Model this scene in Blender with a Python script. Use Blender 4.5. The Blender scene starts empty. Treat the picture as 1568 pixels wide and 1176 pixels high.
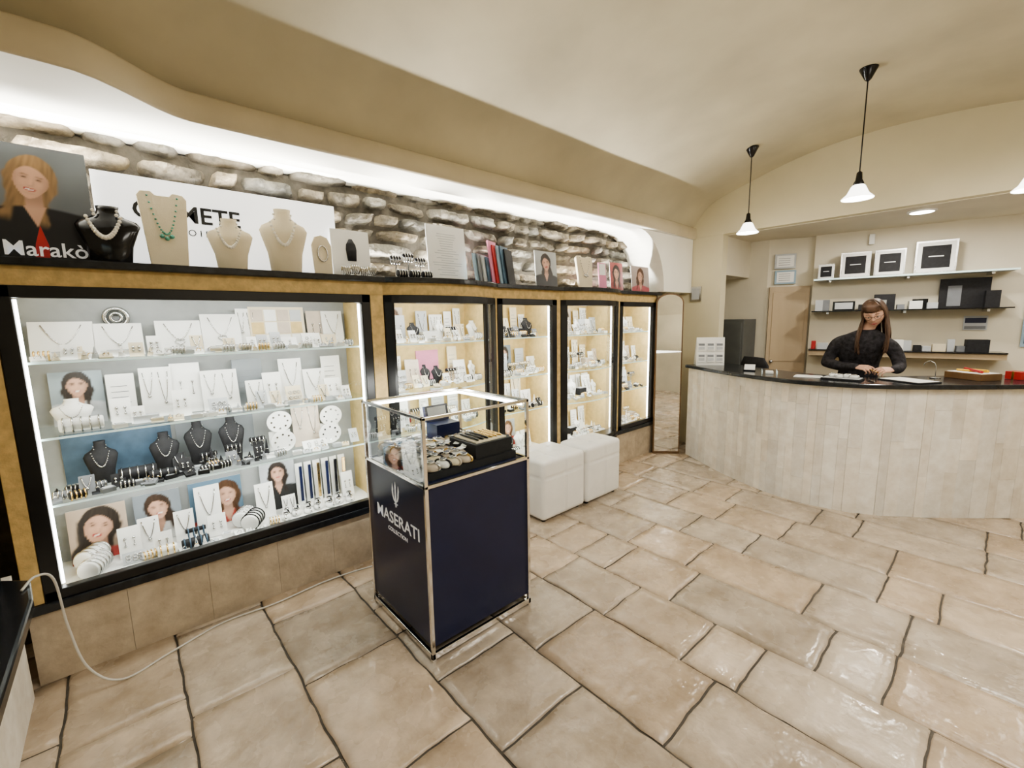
import bpy, bmesh, math, random
from mathutils import Vector, Matrix, noise, Euler
random.seed(7)
RND=random.Random(11)
scene=bpy.context.scene
COL=scene.collection

# ---------------------------------------------------------------- materials
def M(name,col,rough=.5,metal=0,var=.10,scale=9,bump=0,bscale=60,emit=0,ecol=None,spec=None,stretch=None,coat=0):
    m=bpy.data.materials.new(name);m.use_nodes=True
    nt=m.node_tree;n=nt.nodes;L=nt.links
    b=n["Principled BSDF"]
    b.inputs["Roughness"].default_value=rough;b.inputs["Metallic"].default_value=metal
    if spec is not None:b.inputs["Specular IOR Level"].default_value=spec
    if coat:b.inputs["Coat Weight"].default_value=coat
    tc=n.new("ShaderNodeTexCoord");mp=n.new("ShaderNodeMapping")
    if stretch:mp.inputs["Scale"].default_value=stretch
    L.new(tc.outputs["Object"],mp.inputs["Vector"])
    nz=n.new("ShaderNodeTexNoise");nz.inputs["Scale"].default_value=scale;nz.inputs["Detail"].default_value=5
    L.new(mp.outputs[0],nz.inputs["Vector"])
    r=n.new("ShaderNodeValToRGB")
    r.color_ramp.elements[0].position=.3;r.color_ramp.elements[1].position=.7
    r.color_ramp.elements[0].color=(*[max(0,c*(1-var)) for c in col],1)
    r.color_ramp.elements[1].color=(*[min(1,c*(1+var)) for c in col],1)
    L.new(nz.outputs["Fac"],r.inputs["Fac"]);L.new(r.outputs[0],b.inputs["Base Color"])
    if bump:
        n2=n.new("ShaderNodeTexNoise");n2.inputs["Scale"].default_value=bscale;n2.inputs["Detail"].default_value=6
        L.new(mp.outputs[0],n2.inputs["Vector"])
        bp=n.new("ShaderNodeBump");bp.inputs["Strength"].default_value=bump;bp.inputs["Distance"].default_value=.01
        L.new(n2.outputs["Fac"],bp.inputs["Height"]);L.new(bp.outputs[0],b.inputs["Normal"])
    if emit:
        b.inputs["Emission Color"].default_value=(*(ecol or col),1);b.inputs["Emission Strength"].default_value=emit
    return m
def glass(name,tint=(.96,.985,.975),k=.5):
    m=bpy.data.materials.new(name);m.use_nodes=True
    nt=m.node_tree;n=nt.nodes;L=nt.links;n.clear()
    o=n.new("ShaderNodeOutputMaterial");mx=n.new("ShaderNodeMixShader")
    t=n.new("ShaderNodeBsdfTransparent");t.inputs[0].default_value=(*tint,1)
    g=n.new("ShaderNodeBsdfGlossy");g.inputs["Roughness"].default_value=.02
    ab=n.new("ShaderNodeMath");ab.operation='MULTIPLY';ab.inputs[1].default_value=k
    lw=n.new("ShaderNodeLayerWeight");lw.inputs[0].default_value=.12
    L.new(lw.outputs["Fresnel"],ab.inputs[0])
    L.new(ab.outputs[0],mx.inputs[0]);L.new(t.outputs[0],mx.inputs[1]);L.new(g.outputs[0],mx.inputs[2]);L.new(mx.outputs[0],o.inputs[0])
    return m
def tinted(name,c0,c1,rough0,rough1,scale,bumps,spec=.5):
    """stone-type material reading a per-piece tone from colour attribute 'Col'"""
    m=bpy.data.materials.new(name);m.use_nodes=True
    nt=m.node_tree;n=nt.nodes;L=nt.links;b=n["Principled BSDF"]
    b.inputs["Specular IOR Level"].default_value=spec
    tc=n.new("ShaderNodeTexCoord")
    nz=n.new("ShaderNodeTexNoise");nz.inputs["Scale"].default_value=scale;nz.inputs["Detail"].default_value=8;nz.inputs["Roughness"].default_value=.62
    L.new(tc.outputs["Object"],nz.inputs["Vector"])
    r=n.new("ShaderNodeValToRGB");r.color_ramp.elements[0].position=.32;r.color_ramp.elements[1].position=.68
    r.color_ramp.elements[0].color=(*c0,1);r.color_ramp.elements[1].color=(*c1,1)
    L.new(nz.outputs["Fac"],r.inputs[0])
    at=n.new("ShaderNodeAttribute");at.attribute_name="Col"
    mx=n.new("ShaderNodeMix");mx.data_type='RGBA';mx.blend_type='MULTIPLY';mx.inputs[0].default_value=1
    L.new(r.outputs[0],mx.inputs[6]);L.new(at.outputs["Color"],mx.inputs[7]);L.new(mx.outputs[2],b.inputs["Base Color"])
    n3=n.new("ShaderNodeTexNoise");n3.inputs["Scale"].default_value=scale*1.7;n3.inputs["Detail"].default_value=3
    L.new(tc.outputs["Object"],n3.inputs["Vector"])
    mr=n.new("ShaderNodeMapRange");mr.inputs[1].default_value=.35;mr.inputs[2].default_value=.65;mr.inputs[3].default_value=rough0;mr.inputs[4].default_value=rough1
    L.new(n3.outputs["Fac"],mr.inputs[0]);L.new(mr.outputs[0],b.inputs["Roughness"])
    prev=None
    for (s,st,d) in bumps:
        q=n.new("ShaderNodeTexNoise");q.inputs["Scale"].default_value=s;q.inputs["Detail"].default_value=4
        L.new(tc.outputs["Object"],q.inputs["Vector"])
        bp=n.new("ShaderNodeBump");bp.inputs["Strength"].default_value=st;bp.inputs["Distance"].default_value=d
        L.new(q.outputs["Fac"],bp.inputs["Height"])
        if prev:L.new(prev.outputs[0],bp.inputs["Normal"])
        prev=bp
    if prev:L.new(prev.outputs[0],b.inputs["Normal"])
    return m
def printed(name):
    m=bpy.data.materials.new(name);m.use_nodes=True
    nt=m.node_tree;n=nt.nodes;b=n["Principled BSDF"];b.inputs["Roughness"].default_value=.4
    at=n.new("ShaderNodeAttribute");at.attribute_name="Col";nt.links.new(at.outputs["Color"],b.inputs["Base Color"]);return m

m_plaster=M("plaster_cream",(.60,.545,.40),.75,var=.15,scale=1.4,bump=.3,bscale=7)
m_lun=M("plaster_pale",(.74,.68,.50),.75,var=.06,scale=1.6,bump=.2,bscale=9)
m_ledge=M("plaster_ledge",(.60,.53,.39),.7,var=.07,scale=3,bump=.2,bscale=14)  # darker than the soffit, so the colour imitates a shaded ledge face
m_soffit=M("soffit_lit_white",(.90,.88,.80),.7,var=.03,scale=3,bump=.15,bscale=14)  # whiter than the ledge face; the uplight's brightness is put into the colour
m_alcove=M("plaster_alcove",(.70,.65,.53),.75,var=.06,scale=2,bump=.15,bscale=12)
m_floor=tinted("floor_limestone",(.35,.28,.205),(.60,.51,.405),.10,.38,4.4,[(5,.55,.020),(16,.42,.008),(60,.15,.002)],.6)
m_grout=M("grout",(.10,.088,.072),.9,var=.2,scale=30,bump=.4)
m_stone=tinted("rubble_stone",(.060,.054,.044),(.27,.24,.185),.75,.95,8,[(18,.9,.02),(60,.7,.01)])
m_mortar=M("mortar",(.10,.088,.07),.95,var=.3,scale=20,bump=.8,bscale=50)
m_trav=tinted("travertine",(.78,.735,.66),(.95,.93,.88),.45,.7,10,[(40,.5,.004)])
m_plinth=tinted("plinth_stone",(.44,.37,.285),(.64,.56,.45),.5,.75,9,[(30,.6,.006)])
m_black=M("black_frame",(.012,.012,.013),.32,var=.2)
m_slab=M("dark_slab",(.02,.022,.026),.18,var=.3,scale=30)
m_gold=M("ochre_panel",(.63,.46,.21),.7,var=.18,scale=26,bump=.2,bscale=90)
m_goldin=M("ochre_lining",(.64,.49,.23),.75,var=.10,scale=26)
m_caseback=M("case_back",(.36,.375,.375),.6,var=.10)
m_white=M("white_satin",(.80,.80,.78),.4,var=.02)
m_cream=M("cream_suede",(.72,.64,.48),.8,var=.06,bump=.1,bscale=200)
m_paper=M("paper_white",(.84,.84,.82),.55,var=.02)
m_leather=M("white_leather",(.84,.83,.80),.38,var=.03,bump=.12,bscale=120)
m_navy=M("navy_laminate",(.010,.015,.052),.28,var=.08)
m_chrome=M("chrome",(.85,.83,.80),.12,metal=1,var=.03)
m_silver=M("silver",(.58,.58,.58),.25,metal=1,var=.05)
m_goldm=M("gold_metal",(.85,.62,.28),.25,metal=1,var=.05)
m_pearl=M("pearl",(.85,.82,.74),.2,var=.05)
m_glass=glass("clear_glass")
m_shelfglass=glass("shelf_glass",(.93,.98,.965))
m_glassedge=M("glass_edge_glow",(.55,.75,.70),.15,var=.1,emit=.55,ecol=(.88,.96,.92))  # emission imitates light caught at the edges; the glass is no lamp
m_led=M("led_strip",(1,1,1),.5,var=0,emit=11,ecol=(1,1,.96))
m_sign=M("lit_sign",(.9,.9,.9),.4,var=0,emit=.9,ecol=(.97,.99,1))
m_shade=M("opal_shade",(.9,.9,.88),.3,var=.02,emit=3.5,ecol=(1,.97,.9))
m_down=M("downlight_lens",(1,1,1),.3,var=0,emit=14,ecol=(1,.95,.86))
m_wood=M("pale_wood",(.46,.36,.24),.45,var=.14,scale=3,stretch=(1,1,.12))
m_wooddark=M("brown_wood",(.16,.09,.04),.4,var=.3,scale=6,stretch=(1,1,.1))
m_mirror=M("mirror_glass",(.8,.8,.8),.02,metal=1,var=0)
m_blackgloss=M("black_gloss",(.01,.01,.012),.15,var=.2)
m_blackvel=M("black_velvet",(.014,.014,.017),.7,var=.3,scale=40)
m_grey=M("grey_card",(.20,.21,.23),.6,var=.1)
m_cup=M("cupboard_metal",(.10,.105,.10),.5,var=.1)
m_greyl=M("light_grey_card",(.50,.52,.54),.6,var=.05)
m_blue=M("blue_card",(.30,.42,.52),.6,var=.08)
m_bluedk=M("deep_blue_print",(.07,.12,.18),.5,var=.3,scale=12)
m_red=M("red_item",(.42,.03,.03),.5,var=.1)
m_yellow=M("yellow_item",(.75,.45,.04),.5,var=.1)
m_pink=M("pink_card",(.65,.25,.38),.6,var=.1)
m_teal=M("teal_stone",(.12,.38,.30),.2,var=.2)
m_skin=M("skin",(.62,.38,.28),.5,var=.06,scale=20)
m_lip=M("lips",(.40,.10,.09),.4,var=.1)
m_hair=M("brown_hair",(.085,.045,.026),.40,var=.5,scale=30,stretch=(1,1,.15),bump=.4,bscale=90)
m_cloth=M("black_floral_cloth",(.02,.018,.022),.85,var=.9,scale=35,bump=.3)
m_trous=M("dark_trousers",(.02,.02,.03),.85,var=.2)
m_cable=M("white_cable",(.62,.60,.55),.5,var=.03)
m_text=M("print_black",(.01,.01,.01),.5,var=0)
m_textw=M("print_white_glow",(.85,.85,.85),.5,var=0,emit=.15)  # faint emission brightens the lettering; the print is no lamp
m_printgrey=M("photo_backdrop",(.22,.24,.26),.6,var=.15,scale=2)
m_strapc=M("pale_strap",(.55,.47,.39),.6,var=.15)
m_print=printed("photo_print")

# ---------------------------------------------------------------- builder
class B:
    def __init__(s,name,col=False):
        s.name=name;s.bm=bmesh.new();s.mats=[];s.M=Matrix.Identity(4)
        s.cl=s.bm.loops.layers.float_color.new("Col") if col else None
    def mi(s,m):
        if m not in s.mats:s.mats.append(m)
        return s.mats.index(m)
    def v(s,p):return s.bm.verts.new(s.M@Vector(p))
    def f(s,vs,m,smooth=False,c=None):
        try:fc=s.bm.faces.new(vs)
        except ValueError:return None
        fc.material_index=s.mi(m);fc.smooth=smooth
        if s.cl is not None:
            for l in fc.loops:l[s.cl]=(*(c or (1,1,1)),1)
        return fc
    def box(s,a,b,m,c=None):
        (x0,y0,z0),(x1,y1,z1)=a,b
        vs=[s.v(p) for p in((x0,y0,z0),(x1,y0,z0),(x1,y1,z0),(x0,y1,z0),(x0,y0,z1),(x1,y0,z1),(x1,y1,z1),(x0,y1,z1))]
        for q in((3,2,1,0),(4,5,6,7),(0,1,5,4),(1,2,6,5),(2,3,7,6),(3,0,4,7)):s.f([vs[i] for i in q],m,c=c)
    def quad(s,P,m):s.f([s.v(p) for p in P],m)
    def rings(s,rs,m,smooth=True,cap=True,closed=True):
        R=[[s.v(p) for p in r] for r in rs];n=len(R[0])
        for a,b in zip(R,R[1:]):
            for i in range(n if closed else n-1):
                j=(i+1)%n;s.f([a[i],a[j],b[j],b[i]],m,smooth)
        if cap and closed:s.f(R[0][::-1],m,smooth);s.f(R[-1],m,smooth)
    def lathe(s,prof,c,m,seg=24,cap=True,smooth=True):
        s.rings([[(c[0]+r*math.cos(2*math.pi*i/seg),c[1]+r*math.sin(2*math.pi*i/seg),c[2]+z) for i in range(seg)] for r,z in prof],m,smooth,cap)
    def loft(s,secs,c,m,seg=24):
        s.rings([[(c[0]+xo+rx*math.cos(2*math.pi*i/seg),c[1]+yo+ry*math.sin(2*math.pi*i/seg),c[2]+z) for i in range(seg)] for z,rx,ry,xo,yo in secs],m)
    def tube(s,pts,rad,m,seg=8,closed=False,cap=True):
        pts=[Vector(p) for p in pts];n=len(pts)
        if not hasattr(rad,'__len__'):rad=[rad]*n
        rs=[];prev=None
        for i,p in enumerate(pts):
            if closed:t=pts[(i+1)%n]-pts[i-1]
            else:t=pts[min(i+1,n-1)]-pts[max(i-1,0)]
            if t.length<1e-9:t=Vector((0,0,1))
            t.normalize()
            if prev is None:
                a=Vector((0,0,1)) if abs(t.z)<.9 else Vector((1,0,0))
                nn=(a-t*a.dot(t)).normalized()
            else:
                nn=prev-t*prev.dot(t)
                nn=nn.normalized() if nn.length>1e-6 else prev
            prev=nn;bb=t.cross(nn)
            rs.append([p+(nn*math.cos(2*math.pi*k/seg)+bb*math.sin(2*math.pi*k/seg))*rad[i] for k in range(seg)])
        if closed:rs.append(rs[0]);cap=False
        s.rings(rs,m,True,cap)
    def ball(s,c,r,m,seg=10,rg=6,sc=(1,1,1)):
        rs=[]
        for j in range(rg+1):
            t=math.pi*j/rg;q=max(math.sin(t),.02)
            rs.append([(c[0]+r*sc[0]*q*math.cos(2*math.pi*i/seg),c[1]+r*sc[1]*q*math.sin(2*math.pi*i/seg),c[2]-r*sc[2]*math.cos(t)) for i in range(seg)])
        s.rings(rs,m)
    def prism(s,poly,ax,a,b,m,smooth=False):
        def mk(p,t):
            q=list(p);q.insert(ax,t);return q
        A=[s.v(mk(p,a)) for p in poly];Bv=[s.v(mk(p,b)) for p in poly];n=len(poly)
        s.f(A,m);s.f(Bv[::-1],m)
        for i in range(n):
            j=(i+1)%n;s.f([A[i],Bv[i],Bv[j],A[j]],m,smooth)
    def disc(s,c,rx,rz,m,th=.002,seg=24,rot=0):
        P=[]
        for i in range(seg):
            a=2*math.pi*i/seg;x=rx*math.cos(a);z=rz*math.sin(a)
            P.append((c[0]+x*math.cos(rot)-z*math.sin(rot),c[2]+x*math.sin(rot)+z*math.cos(rot)))
        s.prism(P,1,c[1]-th,c[1],m)
    def done(s,parent=None,bevel=0,loc=None,seg=2):
        bmesh.ops.recalc_face_normals(s.bm,faces=s.bm.faces)
        me=bpy.data.meshes.new(s.name);s.bm.to_mesh(me);s.bm.free()
        for m in s.mats:me.materials.append(m)
        o=bpy.data.objects.new(s.name,me);COL.objects.link(o)
        if loc:o.location=loc
        if parent:o.parent=parent
        if bevel:
            md=o.modifiers.new("bev","BEVEL");md.width=bevel;md.segments=seg;md.limit_method='ANGLE';md.angle_limit=math.radians(50)
        return o
def E(name):
    o=bpy.data.objects.new(name,None);o.empty_display_size=.1;COL.objects.link(o);return o
def T(x,y,z,rz=0,rx=0,ry=0):
    return Matrix.Translation((x,y,z))@Matrix.Rotation(math.radians(rz),4,'Z')@Matrix.Rotation(math.radians(rx),4,'X')@Matrix.Rotation(math.radians(ry),4,'Y')
def text(name,body,size,mat,M4,parent=None,ext=.0008,align='CENTER',bold=0,sx=1):
    cu=bpy.data.curves.new(name,'FONT');cu.body=body;cu.size=size;cu.extrude=ext;cu.align_x=align;cu.resolution_u=3;cu.offset=bold
    t=bpy.data.objects.new(name+"_t",cu);COL.objects.link(t)
    bpy.context.view_layer.update()
    me=bpy.data.meshes.new_from_object(t.evaluated_get(bpy.context.evaluated_depsgraph_get()))
    bpy.data.objects.remove(t)
    me.materials.clear();me.materials.append(mat)
    me.transform(M4@Matrix.Rotation(math.pi/2,4,'X')@Matrix.Scale(sx,4,(1,0,0)))
    o=bpy.data.objects.new(name,me);COL.objects.link(o)
    if parent:o.parent=parent
    return o
def area(name,loc,size,power,rot,col=(1,1,1),sy=None,spread=None):
    l=bpy.data.lights.new(name,'AREA');l.energy=power;l.color=col;l.size=size
    if sy:l.shape='RECTANGLE';l.size_y=sy
    if spread:l.spread=math.radians(spread)
    o=bpy.data.objects.new(name,l);o.location=loc;o.rotation_euler=[math.radians(a) for a in rot];COL.objects.link(o);return o
def point(name,loc,power,col=(1,.9,.75),r=.04,parent=None):
    l=bpy.data.lights.new(name,'POINT');l.energy=power;l.color=col;l.shadow_soft_size=r
    o=bpy.data.objects.new(name,l);o.location=loc;COL.objects.link(o)
    if parent:o.parent=parent
    return o

# ---------------------------------------------------------------- room shell
XB,YR=-1.7,-2.4
XE=5.15
fl=B("floor",col=True)
rows=[-1.75,-1.45,-1.08,-.70,-.33,.05,.44,.88,1.33,1.77,2.13,2.52,2.93,3.30,3.72,4.10,4.5,4.9,5.35,5.8,6.25,6.75]
fr=random.Random(5)
fl.box((XB-.1,YR-.1,-.06),(6.9,3.2,-.012),m_grout)
def flag(x0,x1,y0,y1):
    t=fr.uniform(.86,1.10);h=fr.uniform(-.02,.06)
    c=(t*(1+h*1.2),t,t*(1-h*1.3))
    g=.0042
    x0+=g;x1-=g;y0+=g;y1-=g
    nx=max(3,int((x1-x0)/.045));ny=max(3,int((y1-y0)/.045))
    G=[];e=.007
    us=[0,e/(x1-x0)]+[i/nx for i in range(1,nx)]+[1-e/(x1-x0),1]
    vs=[0,e/(y1-y0)]+[i/ny for i in range(1,ny)]+[1-e/(y1-y0),1]
    tx,ty=fr.uniform(-.004,.004),fr.uniform(-.004,.004)
    for i,u in enumerate(us):
        r=[]
        for j,v in enumerate(vs):
            x=x0+(x1-x0)*u;y=y0+(y1-y0)*v
            w=noise.noise_vector(Vector((x*9,y*9,3)))*.008+noise.noise_vector(Vector((x*25,y*25,7)))*.003
            z=noise.noise(Vector((x*6,y*6,0)))*.0028+tx*(u-.5)+ty*(v-.5)
            if i in(0,len(us)-1) or j in(0,len(vs)-1):z-=.010
            r.append(fl.v((x+w.x,y+w.y,z)))
        G.append(r)
    for i in range(len(us)-1):
        for j in range(len(vs)-1):
            fl.f([G[i][j],G[i+1][j],G[i+1][j+1],G[i][j+1]],m_floor,True,c)
fixed={9:[-2.4,-2.0,-1.5,-1.05,-.5,.05,.62,.86,1.29,1.75,2.15,2.62,3.15]}
for k in range(len(rows)-1):
    if k in fixed:ys=fixed[k]
    else:
        ys=[YR-.1];
        while ys[-1]<3.1:ys.append(ys[-1]+fr.choice([.26,.42,.55,.62,.68])+fr.uniform(-.03,.03))
    for a,b in zip(ys,ys[1:]):flag(rows[k],rows[k+1],a,b)
fl.done()

prof=[(2.62,2.50),(2.57,2.58),(2.51,2.67),(2.43,2.76),(2.30,2.845),(2.0,2.945),(1.66,3.045),(1.35,3.11),(1.05,3.14),(.72,3.15),(.35,3.13),(0,3.08),(-.4,3.0),(-.9,2.84),(-1.4,2.62),(-1.9,2.32),(-2.25,2.02),(-2.42,1.8)]
def crom(P,n):
    out=[]
    for i in range(len(P)-1):
        p0=P[max(i-1,0)];p1=P[i];p2=P[i+1];p3=P[min(i+2,len(P)-1)]
        for k in range(n):
            t=k/n
            out.append(tuple(.5*((2*p1[d])+(-p0[d]+p2[d])*t+(2*p0[d]-5*p1[d]+4*p2[d]-p3[d])*t*t+(-p0[d]+3*p1[d]-3*p2[d]+p3[d])*t**3) for d in range(len(p1))))
    out.append(tuple(P[-1]));return out
vp=crom(prof,3)
ce=B("ceiling")
nx=90;G=[]
for i in range(nx+1):
    x=XB-.1+(XE+.1-XB+.05)*i/nx
    G.append([ce.v((x,y,z+.014*noise.noise(Vector((x*.8,y*1.1,0))))) for y,z in vp])
for i in range(nx):
    for j in range(len(vp)-1):ce.f([G[i][j],G[i+1][j],G[i+1][j+1],G[i][j+1]],m_plaster,True)
ce.box((XE+.1,YR,2.46),(6.9,2.36,2.56),m_alcove)
ce.done()

def smooth(t):t=max(0,min(1,t));return t*t*(3-2*t)
def ledge_y(x):return 2.27+(2.50-2.27)*smooth((x+.05)/.40)+.03*smooth((x-4.4)/.7)
lb=B("trim_1")
xs=[XB+i*.06 for i in range(int((XE-XB)/.06)+1)]+[XE-.002]
A=[]
for x in xs:
    y=ledge_y(x);A.append([lb.v(p) for p in((x,y+.012,2.577),(x,y,2.565),(x,y,2.463),(x,y+.012,2.45),(x,3.02,2.45),(x,3.02,2.60),(x,2.66,2.60))])
for P,Q in zip(A,A[1:]):
    for i in range(7):
        j=(i+1)%7;lb.f([P[i],P[j],Q[j],Q[i]],m_soffit if i==3 else m_ledge,i in(0,1,2))  # lit underside and shaded face imitated by two colours
lb.f(A[0],m_ledge);lb.f(A[-1][::-1],m_ledge)
o=lb.done()
md=o.modifiers.new("e","EDGE_SPLIT");md.split_angle=math.radians(60)

cv=B("trim_2")
cx0,cx1=3.98,4.52
pts=[]
for i in range(13):
    a=math.pi/2*i/12;pts.append((cx0+(cx1-cx0)*math.sin(a),2.449-.61*(1-math.cos(a))))
pts+= [(5.14,1.839),(5.14,2.449)]
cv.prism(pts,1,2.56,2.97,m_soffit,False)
cv.done(bevel=.006)

wl=B("wall_left",col=True)
wl.box((XB-.1,3.09,0),(XE+.1,3.25,2.7),m_mortar)
wl.box((XB-.1,2.99,1.86),(4.6,3.10,2.44),m_mortar)
sr=random.Random(3)
z=1.86
def wob(x,z):return .022*noise.noise(Vector((x*1.7,z*3,5)))
while z<2.46:
    h=sr.uniform(.09,.19);x=-1.2+sr.uniform(0,.2)
    while x<4.5:
        w=sr.uniform(.12,.44)
        hh=h*sr.uniform(.92,1.04)
        t=sr.uniform(.6,1.4);wr=sr.uniform(-.05,.12);c=(t*(1+wr),t*(1+wr*.3),t*(1-wr*.8))
        if sr.random()<.2:c=(t*.93,t*.98,t*1.04)
        nx=max(4,int(w/.024));nz=max(4,int(hh/.024));dep=sr.uniform(.04,.11);tl=sr.uniform(-.3,.3)
        g=.009;sx=sr.uniform(-.03,.03)
        G=[]
        for i in range(nx+1):
            r=[]
            for j in range(nz+1):
                u=2*i/nx-1;v=2*j/nz-1
                k=1-.10*(u*u*v*v)
                X=x+w/2+(w/2-g)*u*k+sx*v;Z=z+hh/2+(hh/2-g)*v*k
                e=(1-abs(u)**6)*(1-abs(v)**6)
                e=max(e,0)**.5
                nn=noise.noise_vector(Vector((X*14,Z*14,x)))
                y=3.0-dep*e*(1+tl*u)-.026*nn.x*e-.018*noise.noise(Vector((X*35,Z*35,1)))*e
                r.append(wl.v((X+.009*nn.y,y,Z+.009*nn.z+wob(X,Z))))
            G.append(r)
        for i in range(nx):
            for j in range(nz):wl.f([G[i][j],G[i+1][j],G[i+1][j+1],G[i][j+1]],m_stone,sr.random()<.7,c)
        x+=w
    z+=h
wl.done()
wp=B("wall_corner")
wp.box((4.63,2.70,0),(XE-.005,3.0,1.835),m_plaster)
wp.done()
we=B("wall_lunette")
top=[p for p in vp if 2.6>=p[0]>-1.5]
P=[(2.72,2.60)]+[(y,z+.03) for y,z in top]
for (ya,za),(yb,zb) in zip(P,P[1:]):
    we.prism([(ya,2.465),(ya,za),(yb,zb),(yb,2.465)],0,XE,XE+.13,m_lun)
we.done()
we=B("wall_jamb");we.box((XE,2.22,0),(XE+.13,2.75,2.464),m_lun);we.done()
wa=B("wall_alcove")
wa.box((XE+.13,2.235,2.03),(6.5,2.36,2.46),m_alcove)
wa.box((XE+.13,2.75,0),(6.5,2.85,2.1),m_alcove)
wa.box((XE+.13,2.36,2.03),(6.5,2.85,2.13),m_alcove)
wa.prism([(5.98,2.85),(5.98,2.02),(6.20,1.60),(6.12,1.58),(6.46,-.05),(6.85,-2.4),(7.0,-2.4),(6.7,2.85)],2,0,2.47,m_alcove)
wa.done()
wr=B("wall_right");wr.box((XB-.1,YR-.12,0),(6.95,YR,2.6),m_plaster);wr.done()
wb=B("wall_back")
wb.box((XB-.12,YR,0),(XB,-1.9,3.2),m_plaster);wb.box((XB-.12,.9,0),(XB,3.2,3.2),m_plaster)
wb.box((XB-.12,-1.9,0),(XB,.9,.5),m_plaster);wb.box((XB-.12,-1.9,2.3),(XB,.9,3.2),m_plaster)
wb.done()
wn=B("added_window")  # unseen shop window, added to let daylight into the room
for a,b in(((-1.9),(-1.84)),((.84),(.9)),((-.53),(-.47))):wn.box((XB-.09,a,.5),(XB-.03,b,2.3),m_black)
wn.box((XB-.09,-1.9,.5),(XB-.03,.9,.56),m_black);wn.box((XB-.09,-1.9,2.24),(XB-.03,.9,2.3),m_black)
wn.quad([(XB-.06,-1.84,.56),(XB-.06,.84,.56),(XB-.06,.84,2.24),(XB-.06,-1.84,2.24)],m_glass)
wn.done()

# ---------------------------------------------------------------- wall cabinets
bows=[(1.28,2.20,.13),(2.95,3.82,.12)]
def fy(x,off=0):
    y=2.67
    for a,b,h in bows:
        if a<x<b:y-=h*math.sin(math.pi*(x-a)/(b-a))**.8
    return y-off
def frange(a,b):
    s=set([a,b]);k=a
    while k<b:s.add(round(k,4));k+=.04
    for p,q,_ in bows:
        for t in(p,q):
            if a<t<b:s.add(t)
    return sorted(s)
def wallstrip(bd,a,b,off,z0,z1,yb,mat,c=None):
    xs=frange(a,b)
    R=[[(x,fy(x,off),z0),(x,fy(x,off),z1),(x,yb,z1),(x,yb,z0)] for x in xs]
    V=[[bd.v(p) for p in r] for r in R]
    for A,Bq in zip(V,V[1:]):
        for i in range(4):
            j=(i+1)%4;bd.f([A[i],A[j],Bq[j],Bq[i]],mat,False,c)
    bd.f(V[0][::-1],mat,c=c);bd.f(V[-1],mat,c=c)
X0,X1=-.42,4.56
base=E("cabinet_plinth")
p=B("plinth",col=True)
xs=[X0,-.1,.22,.55,.86,1.19,1.28,1.6,1.9,2.2,2.55,2.95,3.25,3.55,3.82,4.2,X1]
for a,b in zip(xs,xs[1:]):
    t=RND.uniform(.92,1.0);wallstrip(p,a+.0006,b-.0006,0,0,.33,3.08,m_plinth,c=(t,t*.98,t*.94))
p.done(base)
p=B("sill");wallstrip(p,X0,X1,.025,.33,.372,3.08,m_slab);p.done(base,bevel=.006)
topb=E("cabinet_top_shelf")
p=B("fascia");wallstrip(p,X0-.3,X1,.0,1.725,1.80,2.93,m_gold);p.done(topb)
p=B("slab");wallstrip(p,X0-.3,X1+.05,.045,1.80,1.835,2.985,m_slab);p.done(topb,bevel=.006)
p=B("led_channel");p.box((-.6,2.86,1.835),(4.35,2.885,1.85),m_white);p.done(topb)

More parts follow.
